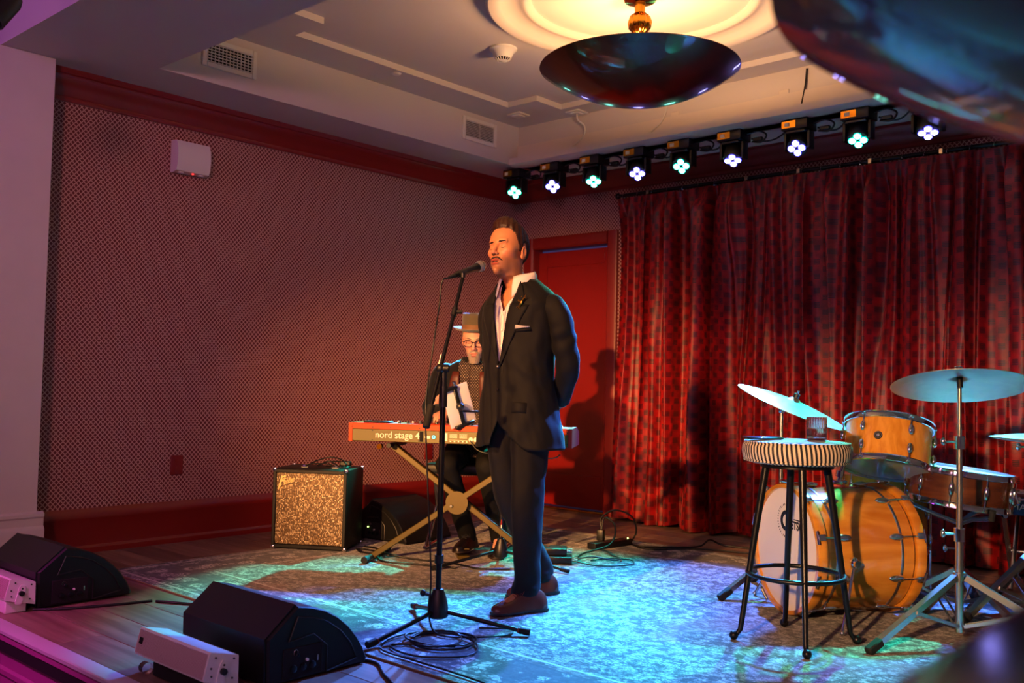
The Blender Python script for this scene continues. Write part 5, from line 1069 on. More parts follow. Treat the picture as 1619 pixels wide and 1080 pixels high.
def sdf(P, ops):
    d = None
    for kind, pr, k in ops:
        if kind in 'us':
            c, r = np.array(pr[0]), np.array(pr[1]); q = (P - c) / r; l = np.sqrt((q * q).sum(1)) + 1e-9; g = np.sqrt(((q / r) ** 2).sum(1)) + 1e-9; e = l * (l - 1) / g
        else:
            a, b = np.array(pr[0]), np.array(pr[1]); ra, rb = (pr[2], pr[2]) if kind == 'n' else (pr[2], pr[3]); ab = b - a; t = np.clip(((P - a) @ ab) / (ab @ ab), 0, 1); e = np.sqrt(((P - a - t[:, None] * ab) ** 2).sum(1)) - (ra + (rb - ra) * t)
        if d is None: d = e; continue
        if kind == 's': h = np.clip(.5 - .5 * (d + e) / max(k, 1e-5), 0, 1); d = d * (1 - h) - e * h + k * h * (1 - h)
        else: h = np.clip(.5 + .5 * (d - e) / max(k, 1e-5), 0, 1); d = d * (1 - h) + e * h - k * h * (1 - h)
    return d
def project(h, w, ops, it=8):
    p = h.copy(); E_ = 4e-4
    for _ in range(it):
        d = sdf(p, ops); g = np.stack([sdf(p + np.eye(3)[i] * E_, ops) - sdf(p - np.eye(3)[i] * E_, ops) for i in range(3)], 1) / (2 * E_); g /= np.maximum(.25, (g * g).sum(1))[:, None]
        p -= g * np.clip(d, -.006, .006)[:, None] * .9
    return h * (1 - w[:, None]) + p * w[:, None]
def head_into(mb, T, neck_to, nr=0.056):
    for c, r in HB + [((0, -.060, -.060), (.034, .036, .028)), ((0, -.074, -.100), (.021, .022, .016)), ((.047, -.050, -.016), (.021, .028, .015)), ((-.047, -.050, -.016), (.021, .028, .015))]: mb.blob(c, r, 24, 16, T)
    mb.capsule((0, -.088, .012), (0, -.107, -.028), .0075, .0105, 12, T)
    for s in (-1, 1):
        mb.blob((s * .0125, -.0995, -.034), (.0085, .010, .0075), 12, 8, T)
        mb.blob((s * .079, .016, -.006), (.0080, .018, .030), 16, 12, T); mb.blob((s * .076, .006, -.026), (.007, .009, .010), 12, 8, T)
    mb.blob((0, -.095, -.061), (.022, .0075, .0065), 14, 8, T); mb.blob((0, -.094, -.0745), (.019, .0075, .007), 14, 8, T)
    mb.capsule(T @ V((0, .024, -.055)), neck_to, nr * 1.02, nr * 1.1, 24)
def hand_into(mb, W_, yd, zn, side=1, curl=30, sp=1.0):
    y = V(yd).normalized(); z = V(zn); z = (z - y * z.dot(y)).normalized(); x = y.cross(z) * side
    T = TM(x, y, z, W_)
    mb.capsule((0, -.03, 0), (0, .012, 0), .026, .027, 12, T)
    for k, (ox, L_, kn) in enumerate(((.029, .070, .085), (.0095, .079, .090), (-.0105, .074, .087), (-.0295, .058, .080))):
        mb.capsule((ox * 0.5, .0, 0), (ox, kn, 0), .015, .0105, 12, T)
        p = V((ox, kn, 0)); a = R(curl * 0.7); rr_ = .0092
        for f_len in (.45, .30, .25):
            d = V((ox * 1.2 * sp, cos(a), -sin(a))).normalized(); q = p + d * L_ * f_len; mb.capsule(p, q, rr_, rr_ * 0.9, 10, T); p = q; rr_ *= 0.9; a += R(curl)
    p = V((.020, .012, -.004)); 
    for d, L_, r0_, r1_ in ((V((.75, .62, -.22)), .042, .0145, .0115), (V((.55, .80, -.25)), .032, .0112, .0100), (V((.30, .92, -.22)), .026, .0098, .0082)):
        q = p + d.normalized() * L_; mb.capsule(p, q, r0_, r1_, 12, T); p = q
def remesh(mb, voxel, smooth_it, name):
    me = mb.mesh(name); bm = bmesh.new(); bm.from_mesh(me); bmesh.ops.recalc_face_normals(bm, faces=bm.faces); bm.to_mesh(me); bm.free()
    o = bpy.data.objects.new(name + '_tmp', me); COL.objects.link(o)
    r = o.modifiers.new('r', 'REMESH'); r.mode = 'VOXEL'; r.voxel_size = voxel
    if smooth_it: s = o.modifiers.new('s', 'SMOOTH'); s.factor = 0.5; s.iterations = smooth_it
    dg = bpy.context.evaluated_depsgraph_get(); out = bpy.data.meshes.new_from_object(o.evaluated_get(dg)); bpy.data.objects.remove(o); out.name = name; return out
def get_co(me): a = np.zeros(len(me.vertices) * 3); me.vertices.foreach_get('co', a); return a.reshape(-1, 3)
def set_co(me, a): me.vertices.foreach_set('co', a.ravel()); me.update()
def to_local(T, a): I = np.array(T.inverted()); return a @ I[:3, :3].T + I[:3, 3]
def to_world(T, a): I = np.array(T); return a @ I[:3, :3].T + I[:3, 3]
def body(mb, T, voxel, parent, tone, lip, stub, name='body', mouth=1.0):
    me = remesh(mb, voxel, 3, name)
    ops = head_ops(mouth * 1.5)
    def near_of(h): return (np.abs(h[:, 0]) < .12) & (h[:, 2] > -.14) & (h[:, 2] < .2) & (h[:, 1] < .13) & (h[:, 1] > -.15)
    def fit():
        co = get_co(me); h = to_local(T, co); near = near_of(h); w = sstep(h[near][:, 2] - .5 * h[near][:, 1], -.125, -.085); co[near] = to_world(T, project(h[near], w, ops)); set_co(me, co)
    fit()
    bm = bmesh.new(); bm.from_mesh(me); bm.verts.ensure_lookup_table(); Ti = T.inverted(); ed = []
    for e in bm.edges:
        q = Ti @ ((e.verts[0].co + e.verts[1].co) * .5)
        if q.y < -.045 and abs(q.x) < .062 and -.105 < q.z < .035: ed.append(e)
    bmesh.ops.subdivide_edges(bm, edges=ed, cuts=1, use_grid_fill=True); bm.to_mesh(me); bm.free(); fit()
    bm = bmesh.new(); bm.from_mesh(me); nv = [v for v in bm.verts if (lambda q: abs(q.x) < .1 and -.12 < q.z < .1 and q.y < .05)(Ti @ v.co)]
    for _ in range(2): bmesh.ops.smooth_vert(bm, verts=nv, factor=.45, use_axis_x=True, use_axis_y=True, use_axis_z=True)
    bm.to_mesh(me); bm.free()
    co = get_co(me); h = to_local(T, co); near = near_of(h); x, y, z = h[:, 0], h[:, 1], h[:, 2]; fr = sstep(-y, .03, .06) * near
    def g(x0, z0, sx, sz): return np.exp(-((x - x0) / sx) ** 2 - ((z - z0) / sz) ** 2)
    c = np.tile(np.array(lin(tone)), (len(x), 1)); Sx = np.array(lin(stub[0]))
    def blend(m, col):
        c[:] = c * (1 - m[:, None]) + col[None, :] * m[:, None]
    jaw = sstep(-z, .030, .060) * sstep(-y + .02, .0, .03) * near * sstep(z, -.15, -.11) * stub[1]; jaw *= (1 - 0.8 * np.exp(-((x) / .03) ** 2 - ((z + .03) / .015) ** 2))
    blend(np.clip(jaw, 0, 1), Sx)
    blend(0.40 * fr * (g(0, -.030, .016, .014) + g(.045, -.03, .022, .016) + g(-.045, -.03, .022, .016)).clip(0, 1), np.array(lin('#c4685a')))
    blend(near * 0.35 * (np.abs(x) > .076) * (y > -.02), np.array(lin('#c06a52')))
    blend(fr * 0.35 * (g(.031, .004, .016, .008) + g(-.031, .004, .016, .008)).clip(0, 1), np.array(lin('#8e5344')))
    lm = np.maximum(sstep(1.15 - np.sqrt((x / .0235) ** 2 + ((z + .0615) / .0062) ** 2), 0, .3), sstep(1.15 - np.sqrt((x / .0195) ** 2 + ((z + .0745) / .0066) ** 2), 0, .3)) * (y < -.075) * fr
    blend(lm * .9, np.array(lin(lip)))
    if mouth: blend((np.sqrt((x / .0185) ** 2 + ((z + .0680) / (.0034 * mouth)) ** 2) < 1) * (y > -.0985) * (y < -.06) * fr * 1.0, np.array(lin('#240606')))
    for s in (-1, 1): blend(fr * (np.sqrt(((x - s * .0062) / .0038) ** 2 + ((z + .0415) / .0026) ** 2) < 1), np.array(lin('#301010')))
    at = me.color_attributes.new('tone', 'FLOAT_COLOR', 'POINT'); a4 = np.ones((len(x), 4)); a4[:, :3] = c; at.data.foreach_set('color', a4.ravel())
    me.shade_smooth(); me.materials.clear(); me.materials.append(M['skin']); o = bpy.data.objects.new(name, me); COL.objects.link(o); o.parent = parent
    hl = to_local(T, get_co(me)); idx = np.zeros(len(me.loops), 'i'); me.loops.foreach_get('vertex_index', idx)
    keep = [tuple(p.vertices) for p in me.polygons if near[p.vertices[0]]]
    tree = BVHTree.FromPolygons([V(p) for p in hl], keep)
    def sp(x, z, off=0.0, cx=0.0):
        o_ = V((x, -.30, z)); r = tree.ray_cast(o_, V((0, 1, 0)))
        yy = r[0].y if r[0] is not None else -.07
        return V((x, yy - off, z))
    return o, sp
def hair(T, parent, mat, line, thick, name='hair', seed=0.0, streak=0.0012, soft=24):
    NA, NE = 200, 110; o = V((0, .014, .035)); rings = []
    la, le = zip(*line)
    for j in range(NE + 1):
        el = -60 + 150 * j / NE; rg = []
        for i in range(NA):
            az = -180 + 360 * i / NA; a = R(az); e = R(el); d = V((sin(a) * cos(e), -cos(a) * cos(e), sin(e)))
            rs = 0
            for c, r in HB:
                oc = o - V(c); A = sum((d[k] / r[k]) ** 2 for k in range(3)); Bq = sum(2 * d[k] * oc[k] / r[k] ** 2 for k in range(3)); Cq = sum((oc[k] / r[k]) ** 2 for k in range(3)) - 1
                D = Bq * Bq - 4 * A * Cq
                if D > 0: rs = max(rs, (-Bq + sqrt(D)) / (2 * A))
            e0 = float(np.interp(abs(az), la, le)) + 1.6 * noise.noise((az * .12, seed, 0))
            k = float(sstep(el, e0 - 3, e0 + soft * (1 if abs(az) < 60 else .6))); th = thick(az, el)
            st = streak * (noise.noise((d.x * 95 + seed, d.y * 9, d.z * 12)) + 0.5 * noise.noise((d.x * 210, d.y * 14, d.z * 25))) * k
            rr_ = rs * (0.90 + 0.10 * min(1, k * 3)) + (th + st * 2.2) * k - 0.004 * (1 - k)
            rg.append(T @ (o + d * rr_))
        rings.append(rg)
    m = MB(); m.loft(rings, False); return m.build(name, mat, parent, smooth=70)
# clothing surface round the torso: rings of (z, a, b, cy)
class Torso:
    def __init__(s, rows, n=2.3, T=None):
        s.r = np.array(rows, float); s.n = n; s.T = T or Matrix.Identity(4)
    def row(s, z):
        def ip(k):
            x = s.r[:, 0]; y = s.r[:, k]; return float((np.interp(z - .012, x, y) + np.interp(z, x, y) * 2 + np.interp(z + .012, x, y)) / 4)
        return ip(1), ip(2), ip(3)
    def pt(s, th, z, off=0.0, wr=0.0):
        a, b, cy = s.row(z); e = 2 / s.n; sn, cs = sin(th), cos(th)
        w = 0
        if wr:
            w = wr * (noise.noise((th * 2.2, z * 9, 1.7)) * .009 + noise.noise((th * 5, z * 22 + th * 3, 4.2)) * .0035)
            w += wr * .004 * sin(z * 60 + abs(th) * 5) * exp(-((z - 1.08) / .09) ** 2) * exp(-(abs(abs(th) - .9) / .7) ** 2)
        x = (a + off + w) * (abs(sn) ** e) * (1 if sn >= 0 else -1); y = -(b + off + w) * (abs(cs) ** e) * (1 if cs >= 0 else -1) + cy
        return s.T @ V((x, y, z))
def shell(tor, z0, z1, nz, thL, thR, off, mat, name, parent, ns=96, wr=1.0, rise=None, th=0.004, offL=0.0, **kw):
    rings = []
    for j in range(nz + 1):
        z = z0 + (z1 - z0) * j / nz; a = thL(z); b = 2 * pi - thR(z); rg = []
        for i in range(ns + 1):
            s_ = i / ns; t_ = a + (b - a) * s_; zz = z
            if rise: zz = z + rise(t_, z)
            o_ = off + offL * max(0, 1 - s_ * 14)
            rg.append(tor.pt(t_, zz, o_, wr))
        rings.append(rg)
    m = MB(); m.loft(rings, False, False); o = m.build(name, mat, parent, smooth=60, **kw)
    sd = o.modifiers.new('thickness', 'SOLIDIFY'); sd.thickness = th; sd.offset = 0; return o
def strip(tor, rows, off, mat, name, parent, n=6, sgn=1, th=0.003, curve=0.003):
    # rows: (z_inner, x_inner, z_outer, x_outer): a band lying on the torso front
    rings = []
    for zi, xi, zo, xo in rows:
        rg = []
        for k in range(n + 1):
            t_ = k / n; x = xi + (xo - xi) * t_; z = zi + (zo - zi) * t_; a, b, cy = tor.row(z); q = min(.98, abs(x) / a); tt_ = math.asin(q ** (tor.n / 2)) * (1 if x >= 0 else -1)
            rg.append(tor.pt(tt_ * sgn, z, off + curve * sin(pi * t_)))
        rings.append(rg)
    m = MB(); m.loft(rings, False, False); o = m.build(name, mat, parent, smooth=60); sd = o.modifiers.new('thickness', 'SOLIDIFY'); sd.thickness = th; sd.offset = 0; return o
def sleeve(pts, rad, mat, name, parent, wr=1.0, seed=0.0, n=40):
    P = bez(pts, 10); rr_ = list(np.interp(np.linspace(0, len(pts) - 1, len(P)), range(len(pts)), rad)); rings = []; m_ = len(P); x, y, d = frame_of(P[1] - P[0])
    for i, p in enumerate(P):
        t = (P[min(i + 1, m_ - 1)] - P[max(i - 1, 0)]).normalized(); x = (x - t * x.dot(t)).normalized(); y = t.cross(x); u = i / (m_ - 1); rg = []
        for k in range(n):
            a = 2 * pi * k / n; w = wr * (.0055 * noise.noise((cos(a) * 1.3 + seed, sin(a) * 1.3, u * 9)) + .0045 * sin(u * 52 + 2 * cos(a + seed)) * exp(-((u - .52) / .14) ** 2))
            rg.append(p + (x * cos(a) + y * sin(a)) * (rr_[i] + w))
        rings.append(rg)
    m = MB(); m.loft(rings, True); return m.build(name, mat, parent, smooth=65)
def cloth_mass(fn, voxel, mat, name, parent, wr=0.006, it=6, sc=8.0):
    mb = MB(); fn(mb); me = remesh(mb, voxel, it, name); co = get_co(me); me.calc_loop_triangles(); nn = np.zeros(len(me.vertices) * 3); me.vertices.foreach_get('normal', nn); nn = nn.reshape(-1, 3)
    w = np.array([noise.noise((p[0] * sc, p[1] * sc, p[2] * sc * .45)) + .5 * noise.noise((p[0] * sc * 2.6, p[1] * sc * 2.6, p[2] * sc * 2.2)) for p in co]); set_co(me, co + nn * (w * wr)[:, None])
    me.shade_smooth(); me.materials.clear(); me.materials.append(M[mat]); o = bpy.data.objects.new(name, me); COL.objects.link(o); o.parent = parent; return o
def shoe(parent, pos, az, mat='leather', L_=0.285):
    # pos = centre of the sole, az = heading of the toe
    T = Matrix.Translation(pos) @ RZ(az); st = [(-.50, .028, .052, .0), (-.46, .036, .068, 0), (-.36, .039, .088, 0), (-.22, .038, .098, .0), (-.10, .038, .090, .002), (.02, .043, .070, .003), (.14, .049, .055, .004), (.28, .048, .045, .003), (.40, .038, .037, .0), (.47, .026, .030, 0), (.505, .010, .020, 0)]
    rings = []
    for u, w, h, cx in st:
        rg = []
        for k in range(20):
            a = 2 * pi * k / 20; x = cx + w * cos(a) * (1 if sin(a) < 0 else (1 - 0.25 * sin(a))); z = .014 + h * max(0, sin(a)) ** 0.8 if sin(a) > 0 else .014 + .004 * sin(a)
            rg.append(V((x, u * L_, z)))
        rings.append(rg)
    m = MB(); m.loft(rings, True, T=T); sh = m.build('shoe', mat, parent, smooth=60)
    m = MB(); out = [(cx + (w + .003) * s, u * (L_ + .006)) for s in (1, -1) for u, w, h, cx in (st if s == 1 else st[::-1])]
    m.prism(out, 0.005, .014, T); m.build('sole', 'sole', sh)
    m = MB(); m.prism([(cx + (w + .002) * s, u * (L_ + .006)) for s in (1, -1) for u, w, h, cx in (st[:4] if s == 1 else st[:4][::-1])], 0.0, .012, T); m.build('heel', 'sole', sh)
    m = MB()
    for k in range(4):
        u = (-.06 + .05 * k) * L_; z = .014 + float(np.interp(u / L_, [-.1, .02, .14], [.091, .073, .058])) ; m.tube([(-.016, u, z - .004), (0, u + .004, z + .002), (.016, u, z - .004)], .002, 6, T=T)
    m.tube(bez([(0, -.02, .095), (.02, -.015, .098), (.026, .004, .082), (.008, 0, .088), (0, -.018, .094)], 5), .0018, 5, T=T); m.tube(bez([(0, -.02, .095), (-.02, -.015, .098), (-.028, .006, .080), (-.008, 0, .088), (0, -.018, .094)], 5), .0018, 5, T=T); m.build('laces', 'lace' if mat == 'leather' else 'rubber', sh)
    return sh

# ------------------------------------------------ the singer
sing = thing('person', 'standing singer in a dark suit and open white shirt, eyes closed, hands behind his back', 'person', (2.638, -2.89, 0.0085))
TH = TR(-.026, -.066, 1.676) @ RZ(R(7)) @ Matrix.Rotation(R(-12), 4, 'X') @ Matrix.Rotation(R(-6), 4, 'Y') @ Matrix.Diagonal((1.015, 1.08, 1.17, 1))
fL, fR = V((.142, -.125, 0)), V((-.053, .195, 0))
mb = MB(); head_into(mb, TH, (0, .0, 1.49), .054)
mb.capsule((0, .01, 1.42), (0, .0, 1.49), .075, .068, 24)
mb.blob((0, -.005, 1.40), (.155, .085, .11), 28, 16); mb.capsule((-.12, .01, 1.41), (.12, .01, 1.41), .050, .050, 16); mb.blob((0, -.030, 1.455), (.078, .055, .075), 20, 12); mb.blob((0, 0, 1.22), (.135, .085, .20), 24, 14); mb.blob((0, 0, .98), (.145, .095, .14), 24, 14)
LW, RW = V((.085, .190, .945)), V((-.060, .205, .930))
for s, W_ in ((1, LW), (-1, RW)):
    ch = [V((s * .165, .01, 1.40)), V((s * .222, .032, 1.33)), V((s * .234, .060, 1.25)), V((s * .236, .100, 1.14)), V((s * .186, .142, 1.05)), W_]
    for a_, b_, ra_, rb_ in zip(ch, ch[1:], (.042, .041, .039, .036, .032), (.041, .039, .036, .032, .026)): mb.capsule(a_, b_, ra_, rb_, 14)
hand_into(mb, LW + V((-.028, .006, -.022)), (-.75, .05, -.66), (0, 1, 0.1), 1, 34); hand_into(mb, RW + V((.012, .012, -.035)), (.35, .05, -.94), (0, 1, 0.1), -1, 34)
for s, f in ((1, fL), (-1, fR)):
    ank = f + V((-.012, .075, .09)); kn = V((s * .085 + f.x * .2, f.y * .35 - .02, .50)); mb.capsule((s * .085, 0, .93), kn, .075, .048, 14); mb.capsule(kn, ank, .047, .032, 14); mb.capsule(ank, f + V((-.02, -.06, .045)), .032, .024, 12)
bd_, sp = body(mb, TH, .0033, sing, '#c4825a', '#9c4034', ('#6f4a42', 0.55))
# face details
def onface(pts, off): return [TH @ sp(x, z, off) for x, z in pts]
def ftube(nm, pts, r, mat, par, off=0.0005, flat=1.0, n=8): m = MB(); m.tube(onface(pts, off), r, n, flat=flat); return m.build(nm, mat, par, smooth=70)
M['lip'] = pm('lip_skin', '#b0584a', 0.38); M['lash'] = pm('dark_lashes', '#24120c', 0.7); M['teeth'] = pm('teeth', '#e8dccb', 0.3); M['mouth'] = pm('mouth_inside', '#2c0a0a', 0.6)
for s in (-1, 1):
    ftube('eyebrow', [(s * (.014 + .0043 * k), .0178 + .0028 * sin(k / 8 * pi * .75) - .0003 * k) for k in range(9)], [.0030, .0048, .0054, .0052, .0048, .0042, .0034, .0026, .001], 'hairbr', bd_, -.0020, .9)
    ftube('eyelashes', [(s * (.018 + .0033 * k), -.0050 - .0042 * sin(k / 8 * pi)) for k in range(9)], [.0007, .0011, .0013, .0014, .0014, .0014, .0013, .0011, .0008], 'lash', bd_, .0004)
    mo = ftube('moustache', [(s * (.001 + .0037 * k), -.0510 - .0002 * k - .00016 * k * k) for k in range(10)], [.0050, .0064, .0068, .0066, .0062, .0056, .0048, .0040, .0028, .0012], 'hairbr', bd_, -.0020)
def patch(nm, xs, top, bot, mat, off):
    m = MB(); m.loft([[TH @ sp(x, top(x) + (bot(x) - top(x)) * k / 4, off) for k in range(5)] for x in xs], False, False); o = m.build(nm, mat, bd_, smooth=60); s = o.modifiers.new('t', 'SOLIDIFY'); s.thickness = .001; return o
xs = [(-.018 + .0036 * k) for k in range(11)]
m = MB(); m.loft([[TH @ V((xx, -.0925 + 14 * xx * xx, zz)) for zz in (-.0635, -.0650, -.0675)] for xx in [-.013 + .0026 * k for k in range(11)]], False, False); o = m.build('teeth', 'teeth', bd_, smooth=60); s = o.modifiers.new('t', 'SOLIDIFY'); s.thickness = .002
def th1(az, el):
    t = .008 + .006 * float(sstep(el, 10, 60)); t += .026 * float(sstep(el, 20, 50)) * exp(-(az / 70) ** 2) * (1 - .35 * float(sstep(el, 75, 90))); t += .008 * exp(-((az + 60) / 35) ** 2) * float(sstep(el, 25, 45)); return t + .0015 * sin(az * .35)
hair(TH, bd_, 'hairbr', [(0, 23), (20, 24), (32, 25), (42, 16), (50, 5), (58, -5), (65, -14), (70, -27), (80, -32), (87, 2), (104, 4), (116, -14), (130, -40), (150, -50), (180, -52)], th1, seed=2.0, streak=.0011, soft=9)
# suit jacket
JR = [(.74, .226, .176, .018), (.86, .212, .160, .012), (1.0, .190, .140, .005), (1.13, .180, .132, 0), (1.25, .192, .135, 0), (1.36, .204, .136, .002), (1.43, .208, .128, .008), (1.465, .192, .114, .012), (1.495, .162, .100, .008), (1.525, .116, .087, .000), (1.555, .082, .076, -.006), (1.58, .076, .072, -.008)]
J = Torso(JR, 2.35); ZB = 1.145
def x2th(z, x): a = J.row(z)[0]; q = min(.98, abs(x) / a); return math.asin(q ** (J.n / 2)) * (1 if x >= 0 else -1)
def eL(z):
    if z >= ZB: return x2th(z, .004 + .062 * min(1, (z - ZB) / .36) ** 0.9)
    return x2th(z, -.012 + .085 * float(sstep(.97 - z, 0, .22)) ** 1.6)
def eR(z):
    if z >= ZB: return x2th(z, .010 + .062 * min(1, (z - ZB) / .36) ** 0.9)
    return x2th(z, -.022 + .062 * float(sstep(1.0 - z, 0, .28)) ** 1.3)
def rise(t_, z):
    k = float(sstep(.86 - z, 0, .12)); a = eL(z); return k * .060 * exp(-((t_ - a) / .28) ** 2) + k * .018 * exp(-((2 * pi - eR(z) - t_) / .28) ** 2)
jk = shell(J, .74, 1.545, 70, eL, eR, .0, 'suit', 'suit_jacket', bd_, 120, 1.0, rise, .004, .004)
for s, nm in ((1, 'sleeve'), (-1, 'sleeve')):
    pts = [(s * .140, .012, 1.428), (s * .192, .014, 1.414), (s * .226, .028, 1.350), (s * .230, .052, 1.26), (s * .232, .088, 1.130), (s * .180, .128, 1.050), (s * (.118 if s > 0 else .085), .182 if s > 0 else .205, .968 if s > 0 else .945)]
    sl = sleeve(pts, [.048, .058, .060, .060, .057, .051, .041], 'suit', nm, jk, 1.0, 3.0 * s)
    e = V(pts[-1]); d = (V(pts[-1]) - V(pts[-2])).normalized(); m = MB(); m.cyl(e - d * .01, e + d * .014, .032, n=24); m.build('shirt_cuff', 'shirt', sl)
    if s > 0:
        side = d.cross(V((0, 0, 1))).normalized()
        for k in range(4): q = e - d * (.018 + .016 * k) + V((.030, -.010, .026)).normalized() * .0455; m = MB(); m.lathe([(0, .003), (.006, .003), (.0065, 0), (0, 0)], 12, Matrix.Translation(q) @ V((.030, -.010, .026)).normalized().to_track_quat('Z', 'Y').to_matrix().to_4x4()); m.build('cuff_button', 'button', sl)
# lapels: inner roll edge to outer edge
def lap(s):
    rows = []
    for k in range(15):
        u = k / 14; z = ZB - .015 + u * (1.415 - ZB + .015); xi = s * (.003 + .060 * min(1, max(0, z - ZB) / .36) ** 0.9) if z > ZB else s * .002
        w = .006 + .086 * u ** 0.95
        rows.append((z + .012 * u, xi, z - .010 * u + .012 * u * u, xi + s * w))
    return rows
def colr(s): return [(1.428, s * .0535, 1.418, s * .118), (1.455, s * .057, 1.440, s * .118), (1.485, s * .061, 1.465, s * .106), (1.51, s * .063, 1.490, s * .092), (1.535, s * .064, 1.510, s * .084)]
for s in (1, -1): strip(J, lap(s), .0085, 'suit', 'lapel', jk, 8, curve=.004); 
for s in (1, -1): strip(J, colr(s), .009, 'suit', 'collar', jk, 6, curve=.003)
rg0 = []
for (ra, rb, z) in ((.128, .100, 1.492), (.104, .092, 1.515), (.086, .082, 1.540), (.074, .074, 1.565), (.070, .070, 1.568)):
    rg0.append([V((ra * sin(a), -.004 - rb * cos(a), z)) for a in [R(58) + R(244) * k / 40 for k in range(41)]])
m = MB(); m.loft(rg0, False, False); m.build('back_collar', 'suit', jk, smooth=60)
def onJ(x, z, off): 
    return J.pt(x2th(z, x), z, off, 0)
for z in (1.128, 1.02): p = onJ(-.004, z, .009); m = MB(); m.lathe([(0, .004), (.008, .004), (.0095, .001), (0, 0)], 18, Matrix.Translation(p) @ Matrix.Rotation(R(90), 4, 'X')); bt = m.build('button', 'button', jk)
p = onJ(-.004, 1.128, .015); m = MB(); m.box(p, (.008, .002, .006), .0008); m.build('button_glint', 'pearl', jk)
pk = []; M['check'] = None
q = NT('check_pocket_square'); o_, x_, y_, z_ = q.obj(); ck = q.math('GREATER_THAN', q.math('MULTIPLY', q.math('SINE', q.math('MULTIPLY', x_, 900)), q.math('SINE', q.math('MULTIPLY', z_, 900))), 0.0); q.set(Base_Color=q.mix(ck, '#e8e0e4', '#4a4450'), Roughness=0.8); M['check'] = q.m
strip(J, [(1.323, .088, 1.303, .086), (1.320, .110, 1.306, .108), (1.317, .130, 1.310, .130), (1.316, .148, 1.313, .148)], .010, 'check', 'pocket_square', jk, 4)
strip(J, [(1.304, .082, 1.290, .083), (1.310, .152, 1.296, .153)], .0065, 'suit', 'breast_pocket', jk, 4)
for s in (1,): strip(J, [(.965, s * .080, .915, s * .080), (.965, s * .11, .915, s * .11), (.960, s * .145, .912, s * .146)], .006, 'suit', 'pocket_flap', jk, 4, curve=.001)
# bird brooch on his left lapel
p = onJ(.105, 1.432, .022); m = MB(); Tp = Matrix.Translation(p) @ RZ(R(25))
m.tube(bez([(-.010, 0, -.026), (-.002, -.002, -.014), (.004, -.002, 0), (.010, 0, .012)], 5), [.0015 + .0045 * sin(pi * k / 15) for k in range(16)], 8, T=Tp)
for a, b in (((.004, 0, .004), (.026, 0, .024)), ((.008, 0, .008), (.022, 0, .030)), ((.0, 0, 0), (-.014, 0, .010)), ((.0, 0, -.004), (-.018, 0, .004)), ((-.008, 0, -.022), (-.016, 0, -.034)), ((-.008, 0, -.022), (-.006, 0, -.036)), ((-.008, 0, -.02), (-.022, 0, -.028))): m.cyl(a, b, .0032, .0010, n=8, T=Tp)
m.blob((.003, 0, .022), .0032, 8, 6, T=Tp); m.build('bird_brooch', 'gold', jk)
# shirt
Sx = Torso([(z, a - .010, b - .009, c) for z, a, b, c in JR], 2.3)
def eS(z): return x2th(z, .004 + .055 * float(sstep(z, 1.385, 1.50)) ** 0.9)
st_ = shell(Sx, 1.0, 1.520, 44, lambda z: eS(z), lambda z: eS(z), .0, 'shirt', 'shirt', bd_, 96, .5, None, .002)
for s in (1, -1):
    rg = []
    for u in np.linspace(0, 1, 9):
        a = R(12) + (1 - u) * R(100)                       # from the side of the neck round to the front point
        top = V((s * (.072 * sin(a) + .014 * u), -.006 - (.076 + .006 * u) * cos(a), 1.588 - .030 * u)); low = V((s * (.090 * sin(a) + .030 * u), -.008 - (.094 + .018 * u) * cos(a), 1.545 - .090 * u ** 1.4))
        mid = (top + low) / 2 + V((s * .006 * sin(a), -.006 * cos(a), .004)); rg.append([top, (top + mid) / 2 + V((s * .003, -.002, .003)), mid, (mid + low) / 2, low])
    m = MB(); m.loft(rg, False, False); c_ = m.build('shirt_collar', 'shirt', st_, smooth=60); sd = c_.modifiers.new('t', 'SOLIDIFY'); sd.thickness = .002
m = MB(); m.loft([[V((r * sin(a), -.006 - r * 1.03 * cos(a), z)) for a in [R(106) + R(148) * k / 40 for k in range(41)]] for r, z in ((.076, 1.53), (.072, 1.588), (.075, 1.590), (.086, 1.55))], False, False); m.build('collar_stand', 'shirt', st_, smooth=60)
strip(Sx, [(z, -.006, z, .018) for z in np.linspace(1.16, 1.39, 10)], .004, 'shirt', 'placket', st_, 3, th=.002)
for z in (1.375, 1.30, 1.225): p = Sx.pt(x2th(z, .006), z, .009); m = MB(); m.lathe([(0, .002), (.005, .002), (.0058, 0), (0, 0)], 14, Matrix.Translation(p) @ Matrix.Rotation(R(90), 4, 'X')); m.build('shirt_button', 'pearl', st_)
# trousers
def tr(mb):
    mb.blob((0, .002, .95), (.165, .125, .16), 28, 16)
    for s, f in ((1, fL), (-1, fR)):
        ank = f + V((-.012, .070, 0)); kn = V((s * .090 + f.x * .18, f.y * .35 - .01, .50)); P = [V((s * .085, 0, .90)), (V((s * .085, 0, .90)) * .5 + kn * .5), kn, kn * .5 + V((ank.x, ank.y, .10)) * .5, V((ank.x, ank.y, .13)), V((ank.x - .003, ank.y - .010, .072))]
        rad = [.098, .090, .077, .071, .070, .073]; rings = []
        PP = bez(P, 6); RR = np.interp(np.linspace(0, 5, len(PP)), range(6), rad)
        for p, r in zip(PP, RR):
            rings.append([p + V((r * .90 * sin(a), -(r * 1.06) * cos(a) * (1 + .10 * max(0, cos(a)) ** 12), 0)) for a in [2 * pi * k / 36 for k in range(36)]])
        mb.loft(rings, True)
        e = PP[-1]; mb.lathe([(.0, .0), (.068, .0), (.074, .012), (.070, .026), (.073, .040), (.067, .055), (0, .06)], 28, c=(e.x, e.y, e.z - .004))
cloth_mass(tr, .0085, 'suit', 'trousers', bd_, .010, 5, 7.0)
